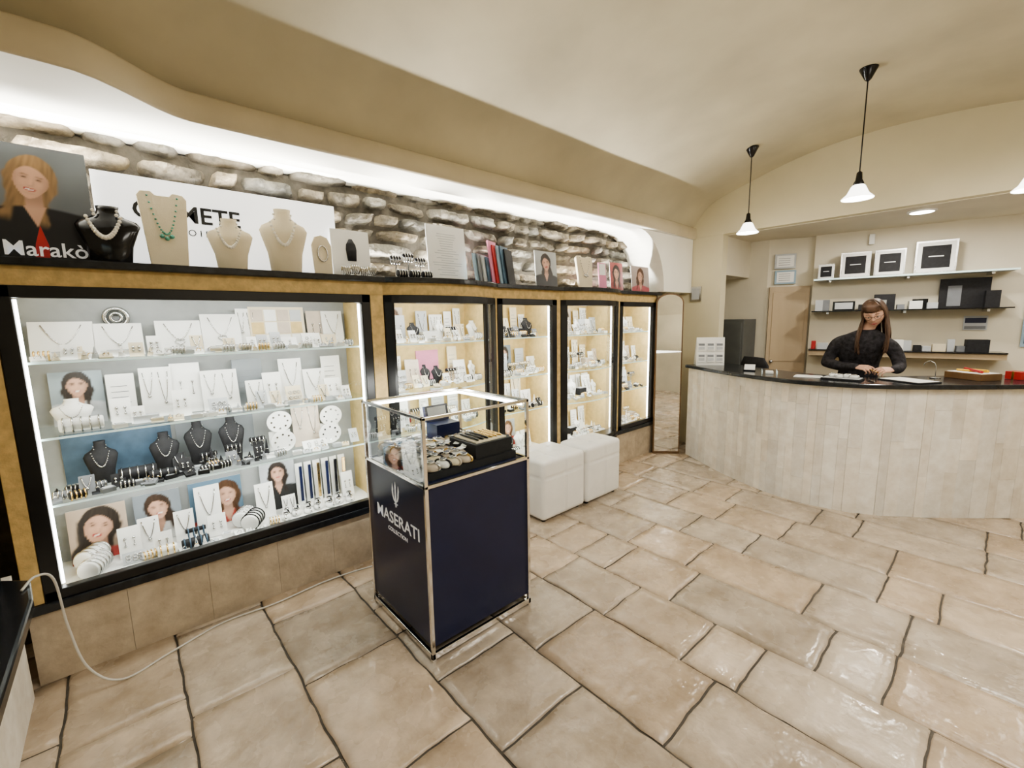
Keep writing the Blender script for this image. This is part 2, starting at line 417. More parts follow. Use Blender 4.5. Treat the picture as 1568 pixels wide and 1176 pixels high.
def stock_light(cx,w,z,pw,par,y=2.74):
    a=area("case_lamp",(cx,y,z),w,pw,(38,0,0),(1,.985,.94),sy=.03);a.parent=par
    return a
def necklace(b,cx,cy,z,w,h,mat,r=.0024,drop=True,heart=False):
    P=[]
    for i in range(13):
        t=-1+2*i/12;P.append((cx+w/2*t,cy-.002,z-h*(1-abs(t)**1.7)))
    b.tube(P,r,mat,5)
    if drop:
        if heart:
            H=[];
            for i in range(16):
                a=2*math.pi*i/16;H.append((cx+.020*math.sin(a)**3*1.1,cy-.004,z-h-.014+.015*(math.cos(a)-.35*math.cos(2*a)-.15*math.cos(3*a))))
            b.tube(H,.0024,mat,5,closed=True)
        else:b.ball((cx,cy-.005,z-h-.007),.008,mat,8,5)
def board(b,x,y,z,w,h,mat,kind="neck",lean=12,nm=None,rz=0):
    w*=1.1;h=min(h*1.18,.272)
    sv=b.M;b.M=sv@T(x,y,z,rz)@Matrix.Rotation(math.radians(-lean),4,'X')
    b.box((-w/2,-.004,0),(w/2,.004,h),mat)
    nm=nm or m_silver
    if kind=="neck":necklace(b,0,-.006,h*.9,w*.62,h*.55,nm)
    if kind=="heart":necklace(b,0,-.006,h*.9,w*.62,h*.5,nm,heart=True)
    if kind=="ear":
        for i in(-1,1):
            b.ball((i*w*.2,-.008,h*.62),.007,nm,8,5);b.tube([(i*w*.2,-.008,h*.6),(i*w*.2,-.008,h*.4)],.002,nm,5);b.ball((i*w*.2,-.008,h*.38),.006,nm,8,5)
    if kind=="ring":
        for zz in(.3,.6):
            for xx in(-.25,.05,.3):b.tube([(xx*w+.009*math.cos(a*math.pi/5),-.007,zz*h+.009*math.sin(a*math.pi/5)) for a in range(10)],.0024,nm,5,closed=True)
    if kind=="pair":
        necklace(b,-w*.24,-.006,h*.9,w*.3,h*.45,nm,.002);necklace(b,w*.24,-.006,h*.9,w*.3,h*.6,nm,.002)
    if kind=="grid":
        for i in range(4):
            for j in range(3):b.box((-w/2+.01+i*(w-.02)/4,-.006,.01+j*(h-.02)/3),(-w/2+.003+(i+1)*(w-.02)/4,-.004,.003+(j+1)*(h-.02)/3),RND.choice([m_white,m_strapc,m_greyl,m_goldin]))
    if kind=="lines":
        for j in range(5):b.box((-w*.35,-.0055,h*(.25+.12*j)),(w*RND.uniform(.1,.35),-.004,h*(.25+.12*j)+.003),m_grey)
    b.M=sv
    b.M=sv@T(x,y,z,rz);b.box((-w*.08,.0,0),(w*.08,.02+h*.14,.004),mat);b.M=sv
def mixc(a,b,t):return tuple(p+(q-p)*t for p,q in zip(a,b))
def sst(a,b,x):
    t=max(0,min(1,(x-a)/(b-a)));return t*t*(3-2*t)
def portrait(b,w,h,bg,hair,cloth,skin=(.56,.34,.25),cx=0,cy=.64,s=.4,tilt=0,seed=0,res=.0065,y=-.005,smile=1):
    """printed photograph: the picture is stored as the print's own colour attribute. builder needs col=True"""
    b.box((-w/2,y+.0005,0),(w/2,y+.005,h),m_paper)
    S=s*h;nx=int(w/res);ny=int(h/res);V=[];C=[]
    ct,st=math.cos(tilt),math.sin(tilt)
    for i in range(nx+1):
        r=[];rc=[]
        for j in range(ny+1):
            u=-w/2+w*i/nx;v=h*j/ny
            X=(u-cx*w)/S;Y=(v-cy*h)/S
            x=X*ct-Y*st;yy=X*st+Y*ct
            nz=noise.noise(Vector((X*1.2,Y*1.2,seed)))
            c=tuple(k*(.85+.3*v/h+.25*nz) for k in bg)
            wv=.03*noise.noise(Vector((x*3,yy*5,seed+4)))
            dh=(x/.47)**2+((yy-.10)/.56)**2
            m1=sst(1.12,.95,dh+wv*3)
            hw=.46+.07*math.sin(yy*6+seed)+wv*2
            m2=sst(hw+.05,hw-.03,abs(x))*sst(-1.25,-1.05,yy)*sst(.25,.1,yy)
            hm=max(m1,m2)
            hn=.45+.9*(.5+.5*noise.noise(Vector((x*16+yy*2*(1 if x>0 else -1),yy*2.2,seed+1))))+.35*sst(.15,.5,yy)*sst(.4,.1,abs(x+.1))
            hc=tuple(k*hn for k in hair)
            c=mixc(c,hc,hm)
            ycl=-.66-.16*abs(X)**1.6
            cm=sst(.04,-.04,Y-ycl)
            cn=.75+.5*(.5+.5*noise.noise(Vector((X*3,Y*3,seed+9))))
            c=mixc(c,tuple(k*cn for k in cloth),cm)
            m3=sst(hw,hw-.08,abs(x))*sst(.20,.30,abs(x))*sst(-1.25,-.95,yy)*sst(-.2,-.35,yy)
            c=mixc(c,hc,m3)
            nwid=.17+.02*abs(Y+.5) if Y>-.66 else .22*(1-(-.66-Y)/.55)
            if Y<-.25 and nwid>0:
                nm_=sst(nwid+.02,nwid-.02,abs(X))
                c=mixc(c,tuple(k*(.62+.35*sst(-.45,-.8,Y)-.2*X) for k in skin),nm_)
            jw=.335*(1-.36*max(0,-yy-.08)**1.1/ .42*.9)
            df=(x/max(jw,.05))**2+((yy)/.47)**2
            fm=sst(1.06,.96,df)
            sh=1.12-.38*(x/.335)**2-.10*max(0,-yy)-.14*x
            sh+=.10*math.exp(-((abs(x)-.17)/.07)**2-((yy+.08)/.07)**2)+.10*math.exp(-(x/.035)**2-((yy+.02)/.12)**2)
            sh-=.22*math.exp(-((abs(x)-.14)/.085)**2-((yy-.075)/.05)**2)
            sh-=.16*math.exp(-((x-.05)/.03)**2-((yy+.07)/.08)**2)
            sh-=.20*math.exp(-(x/.06)**2-((yy+.135)/.018)**2)
            sh-=.14*math.exp(-(x/.10)**2-((yy+.33)/.025)**2)
            fc=tuple(k*sh for k in skin)
            q=math.exp(-((abs(x)-.14)/.05)**4-((yy-.055-.004)/.017)**2)
            fc=mixc(fc,(.02,.015,.012),min(1,q*.95))
            q=math.exp(-((abs(x)-.145)/.075)**4-((yy-.135+.25*(abs(x)-.13)**2)/.014)**2)
            fc=mixc(fc,tuple(k*.6 for k in hair),q*.8)
            yl=yy+.235-(.25*x*x*4 if smile else 0)
            q=sst(1.15,.85,(x/.12)**2+(yl/.045)**2);fc=mixc(fc,(.42,.07,.07),q)
            if smile:
                q=sst(1.15,.8,(x/.088)**2+((yl+.0)/.020)**2);fc=mixc(fc,(.82,.80,.76),q)
            c=mixc(c,fc,fm)
            hl=.36-1.6*(x+.07)**2 if x>-.07 else .36-3.2*(x+.07)**2
            q=sst(hl-.02,hl+.03,yy)*m1;c=mixc(c,hc,q)
            r.append(b.v((u,y,v)));rc.append((*[max(0,min(1,k)) for k in c],1))
        V.append(r);C.append(rc)
    mi=b.mi(m_print)
    for i in range(nx):
        for j in range(ny):
            idx=((i,j),(i+1,j),(i+1,j+1),(i,j+1))
            f=b.bm.faces.new([V[p][q] for p,q in idx]);f.material_index=mi
            for l,(p,q) in zip(f.loops,idx):l[b.cl]=C[p][q]
def bust(b,x,y,z,w,h,mat,rz=0,beads=None,br=.006):
    sv=b.M;b.M=sv@T(x,y,z,rz)
    b.loft([(0,.30*w,.16*w,0,0),(.02*h,.32*w,.17*w,0,0),(.3*h,.36*w,.17*w,0,0),(.55*h,.46*w,.17*w,0,.0),(.66*h,.50*w,.16*w,0,.01),(.74*h,.44*w,.14*w,0,.015),(.80*h,.28*w,.12*w,0,.02),(.86*h,.19*w,.11*w,0,.022),(.94*h,.165*w,.10*w,0,.025),(1.0*h,.18*w,.11*w,0,.026)],(0,0,0),mat,28)
    if beads:
        n=23
        for i in range(n):
            t=-1+2*i/(n-1)
            zz=h*(.90-.48*(1-abs(t)**1.6));xx=.30*w*math.copysign(abs(t)**.8,t)*(.6 if abs(t)>.85 else 1)
            yy=-.17*w*math.sqrt(max(0,1-(xx/(.48*w))**2))-.004+ (.03 if abs(t)>.85 else 0)
            b.ball((xx,yy,zz),br*(1.25-.5*abs(t)),beads,8,5)
    b.M=sv
def roll(b,x,y,z,r,l,mat,bm_,n=3,rz=0):
    sv=b.M;b.M=sv@T(x,y,z+r+.003,rz)
    b.rings([[(t,rr*math.cos(a*math.pi/10),rr*math.sin(a*math.pi/10)) for a in range(20)] for t,rr in((-l/2,r*.85),(-l/2+.004,r),(l/2-.004,r),(l/2,r*.85))],mat)
    for i in range(n):
        t=-l/2+l*(i+.5)/n
        b.tube([(t,(r+.003)*math.cos(a*math.pi/10),(r+.003)*math.sin(a*math.pi/10)) for a in range(20)],.0035,bm_,5,closed=True)
    b.M=sv
def watch(b,x,y,z,rz=0,pil=None,strap=None,dial=None,s=1):
    sv=b.M;b.M=sv@T(x,y,z,rz)@Matrix.Scale(s,4)
    pil=pil or m_white;strap=strap or m_silver;dial=dial or m_blackgloss
    b.loft([(0,.022,.030,0,0),(.006,.030,.038,0,0),(.020,.032,.040,0,0),(.032,.026,.032,0,0),(.036,.015,.02,0,0)],(0,0,0),pil,14)
    P=[(.0,.046*math.cos(a*math.pi/8),.018+.024*math.sin(a*math.pi/8)) for a in range(16)]
    b.tube(P,.006,strap,6,closed=True)
    b.lathe([(.018,.036),(.019,.040),(.019,.046),(.016,.048)],(0,0,0),m_silver,14)
    b.lathe([(.0155,.0482),(.0150,.0486)],(0,0,0),dial,14)
    b.M=sv
def box_(b,x,y,z,w,d,h,mat,rz=0,inner=None):
    sv=b.M;b.M=sv@T(x,y,z,rz)
    b.box((-w/2,-d/2,0),(w/2,d/2,h),mat)
    if inner:b.box((-w*.35,-d*.35,h),(w*.35,d*.35,h+.003),inner)
    b.M=sv
def cone(b,x,y,z,r,h,mat,ring=None):
    b.lathe([(r,0),(r*.95,.004),(r*.25,h*.85),(r*.12,h)],(x,y,z),mat,14)
    if ring:b.tube([(x+r*.6*math.cos(a*math.pi/6),y+r*.6*math.sin(a*math.pi/6),z+h*.45) for a in range(12)],.002,ring,5,closed=True)
def tstand(b,x,y,z,w,h,mat,rollm):
    b.lathe([(w*.25,0),(w*.25,.004),(.005,.008),(.004,h)],(x,y,z),m_silver,12)
    b.rings([[(x+t,y+.012*math.cos(a*math.pi/6),z+h+.012*math.sin(a*math.pi/6)) for a in range(12)] for t in(-w/2,w/2)],mat)
    for i in range(4):
        t=-w/2+w*(i+.5)/4
        b.tube([(x+t,y+.022*math.cos(a*math.pi/6),z+h-.012+.026*math.sin(a*math.pi/6)) for a in range(12)],.003,rollm,5,closed=True)
def padring(b,x,y,z,mat,rm,rz=0):
    sv=b.M;b.M=sv@T(x,y,z,rz)@Matrix.Rotation(math.radians(22),4,'X')
    b.box((-.022,-.020,0),(.022,.020,.014),mat)
    b.tube([(.010*math.cos(a*math.pi/6),-.002,.018+.010*math.sin(a*math.pi/6)) for a in range(12)],.0022,rm,5,closed=True)
    b.ball((0,-.002,.030),.004,m_pearl,6,4);b.M=sv
def sprinkle(b,x0,x1,z,seed,dark=False,yo=0):
    r=random.Random(seed);x=x0
    main=[m_blackvel,m_blackvel,m_grey] if dark else [m_white,m_white,m_paper,m_cream,m_greyl]
    while x<x1:
        k=r.random();mt=r.choice(main);mm=r.choice([m_silver,m_silver,m_goldm]);y=r.uniform(2.745,2.80)+yo
        if k<.3:padring(b,x,y,z,mt,mm,r.uniform(-25,25));x+=.055
        elif k<.5:cone(b,x,y,z,.014,r.uniform(.035,.06),mt,mm);x+=.036
        elif k<.65:roll(b,x+.02,y,z,.017,.06,mt,mm,4,r.uniform(-20,20));x+=.085
        elif k<.85:board(b,x+.02,y+.03,z,.05,r.uniform(.05,.09),mt,r.choice(["ear","neck"]),25);x+=.07
        else:box_(b,x+.02,y,z,.05,.04,.02,mt,r.uniform(-20,20),m_greyl);x+=.07

ZS=[.41,.78,1.08,1.41]
def case_shell(name,x0,x1,bow=False,backm=None,shelves=ZS[1:],lp=5):
    e=E(name)
    zb,zt=.3725,1.7245
    b=B("frame")
    w=.055
    def post(a,c):wallstrip(b,a,c,.012,zb,zt,2.70,m_black)
    post(x0,x0+w);post(x1-w,x1)
    wallstrip(b,x0,x1,.012,zb,zb+.045,2.70,m_black)
    wallstrip(b,x0,x1,.012,zt-.05,zt,2.70,m_black)
    if bow:
        xm=x1-(x1-x0)*.16;b.box((xm-.012,fy(xm)-.012,zb),(xm+.012,fy(xm)+.02,zt),m_black)
    b.done(e,bevel=.004)
    b=B("carcass")
    b.box((x0,2.70,zb),(x0+.02,3.07,zt),m_goldin);b.box((x1-.02,2.70,zb),(x1,3.07,zt),m_goldin)
    b.box((x0+.02,3.05,zb),(x1-.02,3.07,zt),backm or m_goldin)
    b.box((x0+.02,2.70,zb),(x1-.02,3.05,zb+.012),m_paper)
    b.box((x0+.02,2.70,zt-.012),(x1-.02,3.05,zt),m_paper)
    b.done(e)
    b=B("glass_front")
    xs=frange(x0+w,x1-w);V=[(b.v((x,fy(x),zb+.045)),b.v((x,fy(x),zt-.05))) for x in xs]
    for p_,q in zip(V,V[1:]):b.f([p_[0],q[0],q[1],p_[1]],m_glass,True)
    b.done(e)
    b=B("glass_shelves")
    for z in shelves:
        xs=frange(x0+.022,x1-.022)
        V=[[b.v(p_) for p_ in((x,fy(x)+.045,z-.010),(x,fy(x)+.045,z),(x,3.045,z))] for x in xs]
        for A,C_ in zip(V,V[1:]):
            b.f([A[0],C_[0],C_[1],A[1]],m_glassedge);b.f([A[1],C_[1],C_[2],A[2]],m_shelfglass)
    b.done(e)
    b=B("led_strips")
    for xx in(x0+w-.004,x1-w-.008):
        b.box((xx,2.702,zb+.05),(xx+.012,2.712,zt-.055),m_led)
    b.done(e)
    tops=list(shelves)+[zt]
    for z in tops:
        stock_light((x0+x1)/2,(x1-x0)*.8,z-.02,lp*(x1-x0),e,2.735)
    return e

c1=case_shell("jewellery_display_case",-.36,1.19,backm=m_caseback,lp=2.6)
b=B("jewellery_stock",col=True)
z=1.411
for x,w,h,k in((-.20,.20,.15,"neck"),(.0,.17,.14,"neck"),(.245,.18,.15,"heart"),(.44,.17,.18,"heart")):
    board(b,x,2.95,z,w,h,m_white,k,18,nm=m_silver)
    box_(b,x,2.86,z,w*.85,.07,.03,m_white,0,m_greyl)
sprinkle(b,-.27,1.08,z,1);sprinkle(b,-.28,1.08,z,101)
b.tube([(0+.045*math.cos(a*math.pi/12),3.03,1.60+.045*math.sin(a*math.pi/12)) for a in range(24)],.010,m_silver,6,closed=True)
b.tube([(0+.022*math.cos(a*math.pi/12),3.03,1.60+.022*math.sin(a*math.pi/12)) for a in range(24)],.008,m_silver,6,closed=True)
board(b,.74,2.98,z,.28,.21,m_cream,"grid",8);board(b,.57,2.99,z,.09,.2,m_paper,"pair",6)
board(b,.60,2.88,z,.10,.07,m_white,"ring",30);board(b,.74,2.86,z,.12,.06,m_white,"ear",30);board(b,.90,2.88,z,.10,.08,m_white,"ring",30)
board(b,.96,2.97,z,.10,.19,m_strapc,"ear",8);board(b,1.06,2.95,z,.12,.19,m_white,"neck",10);board(b,1.0,2.86,z,.08,.07,m_cream,"ear",30)
z=1.081
sv=b.M
DK=(.03,.022,.018)
b.M=T(-.18,3.0,z)@Matrix.Rotation(math.radians(-6),4,'X');portrait(b,.19,.26,(.30,.36,.40),DK,(.45,.47,.5),s=.42,cy=.72,seed=3);b.M=sv
bust(b,-.20,2.88,z,.15,.14,m_white,beads=m_silver,br=.003)
roll(b,-.17,2.80,z,.030,.15,m_white,m_silver,5)
board(b,-.02,2.96,z,.10,.2,m_white,"lines",8);board(b,-.03,2.85,z,.07,.11,m_white,"ear",20);box_(b,.06,2.83,z,.10,.06,.035,m_greyl)
board(b,.12,2.94,z,.12,.22,m_white,"pair",8);board(b,.25,2.96,z,.12,.23,m_paper,"ear",8);board(b,.21,2.85,z,.07,.12,m_white,"ear",14)
board(b,.40,2.93,z,.16,.19,m_white,"pair",12);board(b,.37,2.83,z,.08,.07,m_greyl,"ring",30)
board(b,.55,2.98,z,.14,.24,m_printgrey,"lines",5);board(b,.56,2.88,z,.08,.13,m_white,"neck",12);board(b,.66,2.9,z,.09,.16,m_white,"ear",12)
board(b,.78,2.95,z,.12,.22,m_white,"neck",8);board(b,.76,2.84,z,.08,.09,m_cream,"ring",25);board(b,.91,2.92,z,.12,.16,m_white,"neck",12)
board(b,1.03,2.96,z,.11,.22,m_paper,"lines",6);board(b,1.0,2.85,z,.09,.11,m_white,"ear",22)
sprinkle(b,-.06,1.08,z,2);sprinkle(b,.3,1.08,z,22)
z=.781
for x in(-.13,.12,.27,.43):bust(b,x,2.94,z,.13,.21 if x<.2 else .25,m_blackvel,beads=m_silver,br=.0035)
sprinkle(b,-.29,.56,z,3,True);sprinkle(b,-.29,.56,z,33,True);sprinkle(b,-.29,.56,z,36,True,.07)
roll(b,.0,2.86,z,.036,.15,m_blackvel,m_silver,5);roll(b,.10,2.80,z,.024,.12,m_blackvel,m_silver,4)
for i in range(9):
    x=.22+.045*i;cone(b,x,2.84+.03*(i%2),z,.016,.05+.03*(i%3),m_blackvel,m_silver)
for i in range(3):tstand(b,.30+.12*i,2.87,z,.08,.07+.02*i,m_blackvel,m_silver)
b.M=T(.0,3.03,z);b.box((-.27,0,0),(.16,.003,.25),m_bluedk);b.M=T(.36,3.035,z);b.box((-.18,0,0),(.20,.003,.27),m_printgrey);b.M=sv
for x,zz in((.68,.18),(.68,.066),(.99,.17),(.96,.066)):
    b.disc((x,2.93-.0+(.0 if zz>.1 else -.05),z+zz),.070,.066,m_white,.008,28)
    for k in range(8):
        a=k*math.pi/4;b.disc((x+.045*math.cos(a),2.93-.008-(0 if zz>.1 else .05),z+zz+.042*math.sin(a)),.006,.006,m_silver,.003,8)
b.box((.62,2.945,z),(.74,2.95,z+.12),m_white);b.box((.92,2.945,z),(1.04,2.95,z+.12),m_white)
board(b,.84,2.93,z,.15,.23,m_strapc,"pair",8);board(b,.85,2.82,z,.13,.05,m_white,"ring",40);box_(b,.60,2.82,z,.07,.05,.02,m_white)
sprinkle(b,.62,1.08,z,34)
z=.386
b.M=T(-.18,2.96,z)@Matrix.Rotation(math.radians(-8),4,'X');portrait(b,.22,.27,(.45,.36,.29),DK,(.5,.08,.07),s=.60,cy=.60,tilt=.25,seed=1);b.M=sv
b.M=T(.06,3.0,z)@Matrix.Rotation(math.radians(-5),4,'X');portrait(b,.20,.27,(.22,.25,.28),(.05,.03,.02),(.6,.6,.6),s=.45,cy=.66,tilt=-.15,seed=5);b.M=sv
b.M=T(.33,3.01,z)@Matrix.Rotation(math.radians(-5),4,'X');portrait(b,.26,.27,(.12,.20,.28),(.08,.04,.02),(.4,.06,.05),s=.5,cy=.60,cx=.2,seed=8);b.M=sv
b.M=T(.66,2.99,z)@Matrix.Rotation(math.radians(-5),4,'X');portrait(b,.20,.31,(.45,.47,.50),DK,(.03,.03,.03),s=.36,cy=.74,seed=9,smile=0);b.M=sv
roll(b,-.20,2.80,z,.042,.14,m_white,m_silver,5,70);roll(b,-.21,2.87,z+.02,.042,.13,m_white,m_silver,4,60)
board(b,-.07,2.88,z,.08,.13,m_white,"ear",14);board(b,-.06,2.79,z,.08,.05,m_greyl,"ring",40)
board(b,.01,2.92,z,.08,.14,m_white,"neck",12);board(b,.06,2.82,z,.07,.09,m_white,"ear",16);roll(b,.07,2.77,z,.026,.08,m_white,m_goldm,3)
board(b,.16,2.90,z,.08,.14,m_white,"neck",10);tstand(b,.20,2.84,z,.09,.07,m_blackvel,m_bluedk);roll(b,.19,2.78,z,.024,.12,m_blackvel,m_bluedk,5)
board(b,.28,2.95,z,.11,.22,m_white,"neck",6);board(b,.30,2.84,z,.08,.10,m_white,"ear",18)
roll(b,.47,2.82,z,.045,.12,m_white,m_blackgloss,4,60);roll(b,.44,2.9,z,.045,.12,m_white,m_silver,4,60)
board(b,.56,2.90,z,.09,.18,m_white,"neck",10);board(b,.68,2.86,z,.07,.10,m_white,"pair",14)
for i in range(6):
    x=.78+.055*i;board(b,x,2.97,z,.04,.26,m_paper,"",4);b.box((x-.008,2.94,z+.03),(x+.008,2.952,z+.26),RND.choice([m_navy,m_silver,m_blackgloss,m_goldm]))
for i in range(7):watch(b,.64+.065*i,2.80+.02*(i%2),z,RND.uniform(-20,20),m_white,m_silver,m_blackgloss,.85)
for i in range(7):watch(b,.66+.065*i,2.87+.02*(i%2),z,RND.uniform(-20,20),m_white,m_blackgloss,m_blackgloss,.85)
board(b,1.06,2.90,z,.07,.14,m_white,"ear",10);sprinkle(b,-.02,.6,z,5)
b.done(c1)

def fill(e,x0,x1,seed,kinds=("neck","ear","pair","ring","neck")):
    r=random.Random(seed);b=B("jewellery_stock",col=True)
    for li,z in enumerate([.386]+ZS[1:]):
        z+=.001;x=x0+.045
        pc=r.uniform(x0+.2,x1-.2)
        sv=b.M;b.M=T(pc,3.03,z)@Matrix.Rotation(math.radians(-3),4,'X')
        if r.random()<.7:portrait(b,.17,.25,r.choice([(.4,.42,.44),(.5,.42,.34),(.2,.24,.28)]),r.choice([DK,(.12,.06,.03),(.28,.18,.09)]),r.choice([(.03,.03,.03),(.6,.6,.6),(.4,.05,.05)]),s=.45,cy=.66,tilt=r.uniform(-.2,.2),seed=r.randint(0,50),res=.008)
        else:b.box((-.1,0,0),(.1,.004,.25),r.choice([m_bluedk,m_printgrey,m_pink,m_greyl]))
        b.M=sv
        xx=x0+.05
        while xx<x1-.12:
            w=r.uniform(.06,.11)
            if abs(xx+w/2-pc)>.12:board(b,xx+w/2,3.0,z,w,r.uniform(.16,.23),r.choice([m_white,m_paper,m_greyl,m_cream]),r.choice(["neck","lines","pair"]),4)
            xx+=w+r.uniform(.02,.06)
        while x<x1-.08:
            k=r.random();w=r.uniform(.07,.13);mt=r.choice([m_white,m_white,m_paper,m_cream,m_greyl,m_strapc])
            if k<.50:board(b,x+w/2,r.uniform(2.89,2.93),z,w,r.uniform(.10,.18),mt,r.choice(kinds),r.uniform(5,14))
            elif k<.68:bust(b,x+w/2,2.90,z,w,r.uniform(.12,.18),r.choice([m_white,m_white,m_blackvel]),beads=m_silver,br=.003)
            elif k<.84:tstand(b,x+w/2,2.89,z,w*.9,r.uniform(.08,.15),r.choice([m_cream,m_blackvel]),m_silver)
            elif k<.90:box_(b,x+w/2,2.90,z,w,.08,.07,r.choice([mt,m_blackvel]),0,m_greyl)
            else:
                cone(b,x+.03,2.88,z,.018,.09,m_white,m_goldm);cone(b,x+.075,2.88,z,.018,.07,m_cream,m_silver);w=.11
            if r.random()<.9:
                kk=r.random()
                if kk<.5:watch(b,x+w/2,2.82,z,r.uniform(-30,30),m_white,r.choice([m_silver,m_goldm,m_blackgloss]),m_blackgloss,.8)
                else:roll(b,x+w/2,2.82,z,.022,w*.7,m_white,r.choice([m_silver,m_blackgloss,m_goldm]),4)
            x+=w+r.uniform(.002,.015)
        sprinkle(b,x0+.07,x1-.1,z,seed*7+li,r.random()<.35)
    b.done(e)
for i,(a,c_,bow,s) in enumerate(((1.28,2.20,True,1),(2.22,2.90,False,2),(2.95,3.82,True,3),(3.85,4.54,False,4))):
    e=case_shell("jewellery_display_case",a,c_,bow,lp=3.1);fill(e,a,c_,s*13)
pl_=B("trim_3")
for a,c_ in((1.192,1.278),(2.202,2.218),(2.902,2.948),(3.822,3.848),(-.42,-.362),(4.542,4.57)):
    pl_.box((a,2.662,.3725),(c_,3.0,1.7245),m_gold)
pl_.done(bevel=.003)

e=E("corner_display_case")
b=B("base",col=True);b.box((-1.0,.9,0),(-.43,2.60,.56),m_trav,c=(.95,.93,.9));b.done(e)
b=B("top");b.prism([(-1.0,.85),(-.36,.85),(-.325,.95),(-.325,2.2),(-.35,2.38),(-.43,2.45),(-1.0,2.45)],2,.56,.61,m_slab);b.done(e,bevel=.01)
b=B("frame")
for y in(.9,2.38):b.box((-.47,y,.61),(-.43,y+.06,1.79),m_black)
b.box((-.47,.9,1.74),(-.43,2.44,1.79),m_black);b.box((-.47,.9,.61),(-.43,2.44,.66),m_black)
b.quad([(-.445,.96,.66),(-.445,2.38,.66),(-.445,2.38,1.74),(-.445,.96,1.74)],m_glass);b.box((-1.0,.9,.61),(-.96,2.44,1.79),m_gold);b.box((-1.0,.9,1.76),(-.47,2.44,1.79),m_gold)
b.done(e,bevel=.004)

# ---------------------------------------------------------------- cabinet-top displays
ZT=1.836
b=B("fashion_portrait_poster",col=True);b.M=T(-.25,2.80,ZT);portrait(b,.44,.47,(.15,.165,.18),(.27,.17,.085),(.012,.012,.014),(.60,.37,.27),cx=.10,cy=.70,s=.33,tilt=.22,seed=2,res=.0042)
b.prism([(.02,.0),(.065,0),(.068,.07),(.05,.15),(.028,.07)],1,-.0070,-.006,m_red);po=b.done()
text("poster_caption","Marakò",.085,m_textw,T(-.19,2.790,ZT+.022),None,bold=.001).parent=po
b=B("illuminated_shop_sign");b.box((-.02,2.83,ZT),(1.07,2.85,ZT+.425),m_sign);sg=b.done(bevel=.002)
text("sign_lettering","COMETE",.115,m_text,T(.335,2.828,ZT+.235),sg,bold=.002)
text("sign_subtitle","G I O I E L L I",.045,m_text,T(.38,2.828,ZT+.17),sg)
b=B("necklace_bust");bust(b,.015,2.72,ZT,.23,.25,m_blackgloss,beads=m_pearl,br=.009,rz=-15);b.done()
def tall(name,x,w,h,dec,y=2.73):
    b=B(name);b.M=T(x,y,ZT)@Matrix.Rotation(math.radians(-6),4,'X')
    P=[(-w*.38,0),(-w*.5,h*.93),(-w*.42,h*.99),(-w*.22,h),(-w*.14,h*.95),(w*.14,h*.95),(w*.22,h),(w*.42,h*.99),(w*.5,h*.93),(w*.38,0)]
    b.prism(P,1,-.012,.012,m_cream)
    for i in range(22):
        t=-1+2*i/21;b.ball((w*.3*t,-.016,h*(.93-.50*(1-abs(t)**2))),.0045,dec,8,5)
    for i in range(3):b.ball((w*.1*(i-1),-.018,h*(.40-.03*(i==1))),.010,dec,8,6)
    b.M=T(x,y,ZT);b.box((-.03,0,0),(.03,.06,.006),m_cream)
    return b.done(bevel=.003)
tall("necklace_display_board",.225,.19,.35,m_teal)
b=B("necklace_bust");bust(b,.485,2.73,ZT,.205,.26,m_cream,beads=m_pearl,br=.007,rz=-12);b.done()
b=B("necklace_bust");bust(b,.745,2.73,ZT,.24,.345,m_cream,beads=m_pearl,br=.008,rz=-15);b.done()
b=B("earring_display_stand");b.M=T(.945,2.72,ZT)@Matrix.Rotation(math.radians(-6),4,'X')
b.prism([(-.05,0),(-.055,.17),(-.035,.215),(0,.228),(.035,.215),(.055,.17),(.05,0)],1,-.01,.01,m_cream)
b.tube([(.028*math.cos(a*math.pi/10),-.014,.12+.045*math.sin(a*math.pi/10)) for a in range(20)],.004,m_silver,6,closed=True);b.done(bevel=.002)
b=B("jewellery_brand_card");b.M=T(1.145,2.78,ZT)@Matrix.Rotation(math.radians(-5),4,'X');b.box((-.12,-.004,0),(.12,.004,.29),m_paper)
b.loft([(.10,.028,.002,0,0),(.17,.034,.002,0,0),(.20,.03,.002,0,0),(.235,.010,.002,0,0)],(0,-.007,0),m_blackvel,14);b.done()
b=B("bracelet_display_stand")
for i in range(4):tstand(b,1.06+.055*i,2.68,ZT,.05,.040+.01*(i%2),m_cream,m_silver)
b.done()
b=B("bracelet_display_stand")
for i in range(3):tstand(b,1.40+.09*i,2.70,ZT,.075,.13+.02*(i%2),m_blackvel,m_silver)
for i in range(3):roll(b,1.40+.09*i,2.62,ZT,.022,.07,m_blackvel,m_silver,4)
b.done()
b=B("notice_sheet");b.M=T(1.85,2.76,ZT)@Matrix.Rotation(math.radians(-5),4,'X');b.box((-.165,-.003,0),(.165,.003,.40),m_paper)
for i in range(18):
    w=RND.uniform(.05,.13);b.box((-w,-.0042,.05+.017*i),(w,-.003,.054+.017*i),m_greyl)
b.done()
b=B("row_of_brochures")
x=2.11
for mt,h in((m_blue,.22),(m_grey,.22),(m_greyl,.21),(m_bluedk,.20),(m_pink,.33),(m_red,.30),(m_blue,.30),(m_bluedk,.30),(m_blackvel,.28)):
    b.M=T(x,2.72,ZT,25)@Matrix.Rotation(math.radians(-8),4,'X');b.box((-.07,-.006,0),(.07,.006,h),mt);x+=.040
b.done()
b=B("fashion_portrait_poster",col=True);b.M=T(2.87,2.75,ZT)@Matrix.Rotation(math.radians(-5),4,'X');portrait(b,.27,.31,(.40,.42,.43),DK,(.02,.02,.02),s=.42,cy=.66,tilt=-.1,seed=12);b.done()
tall("necklace_display_board",3.38,.24,.31,m_silver)
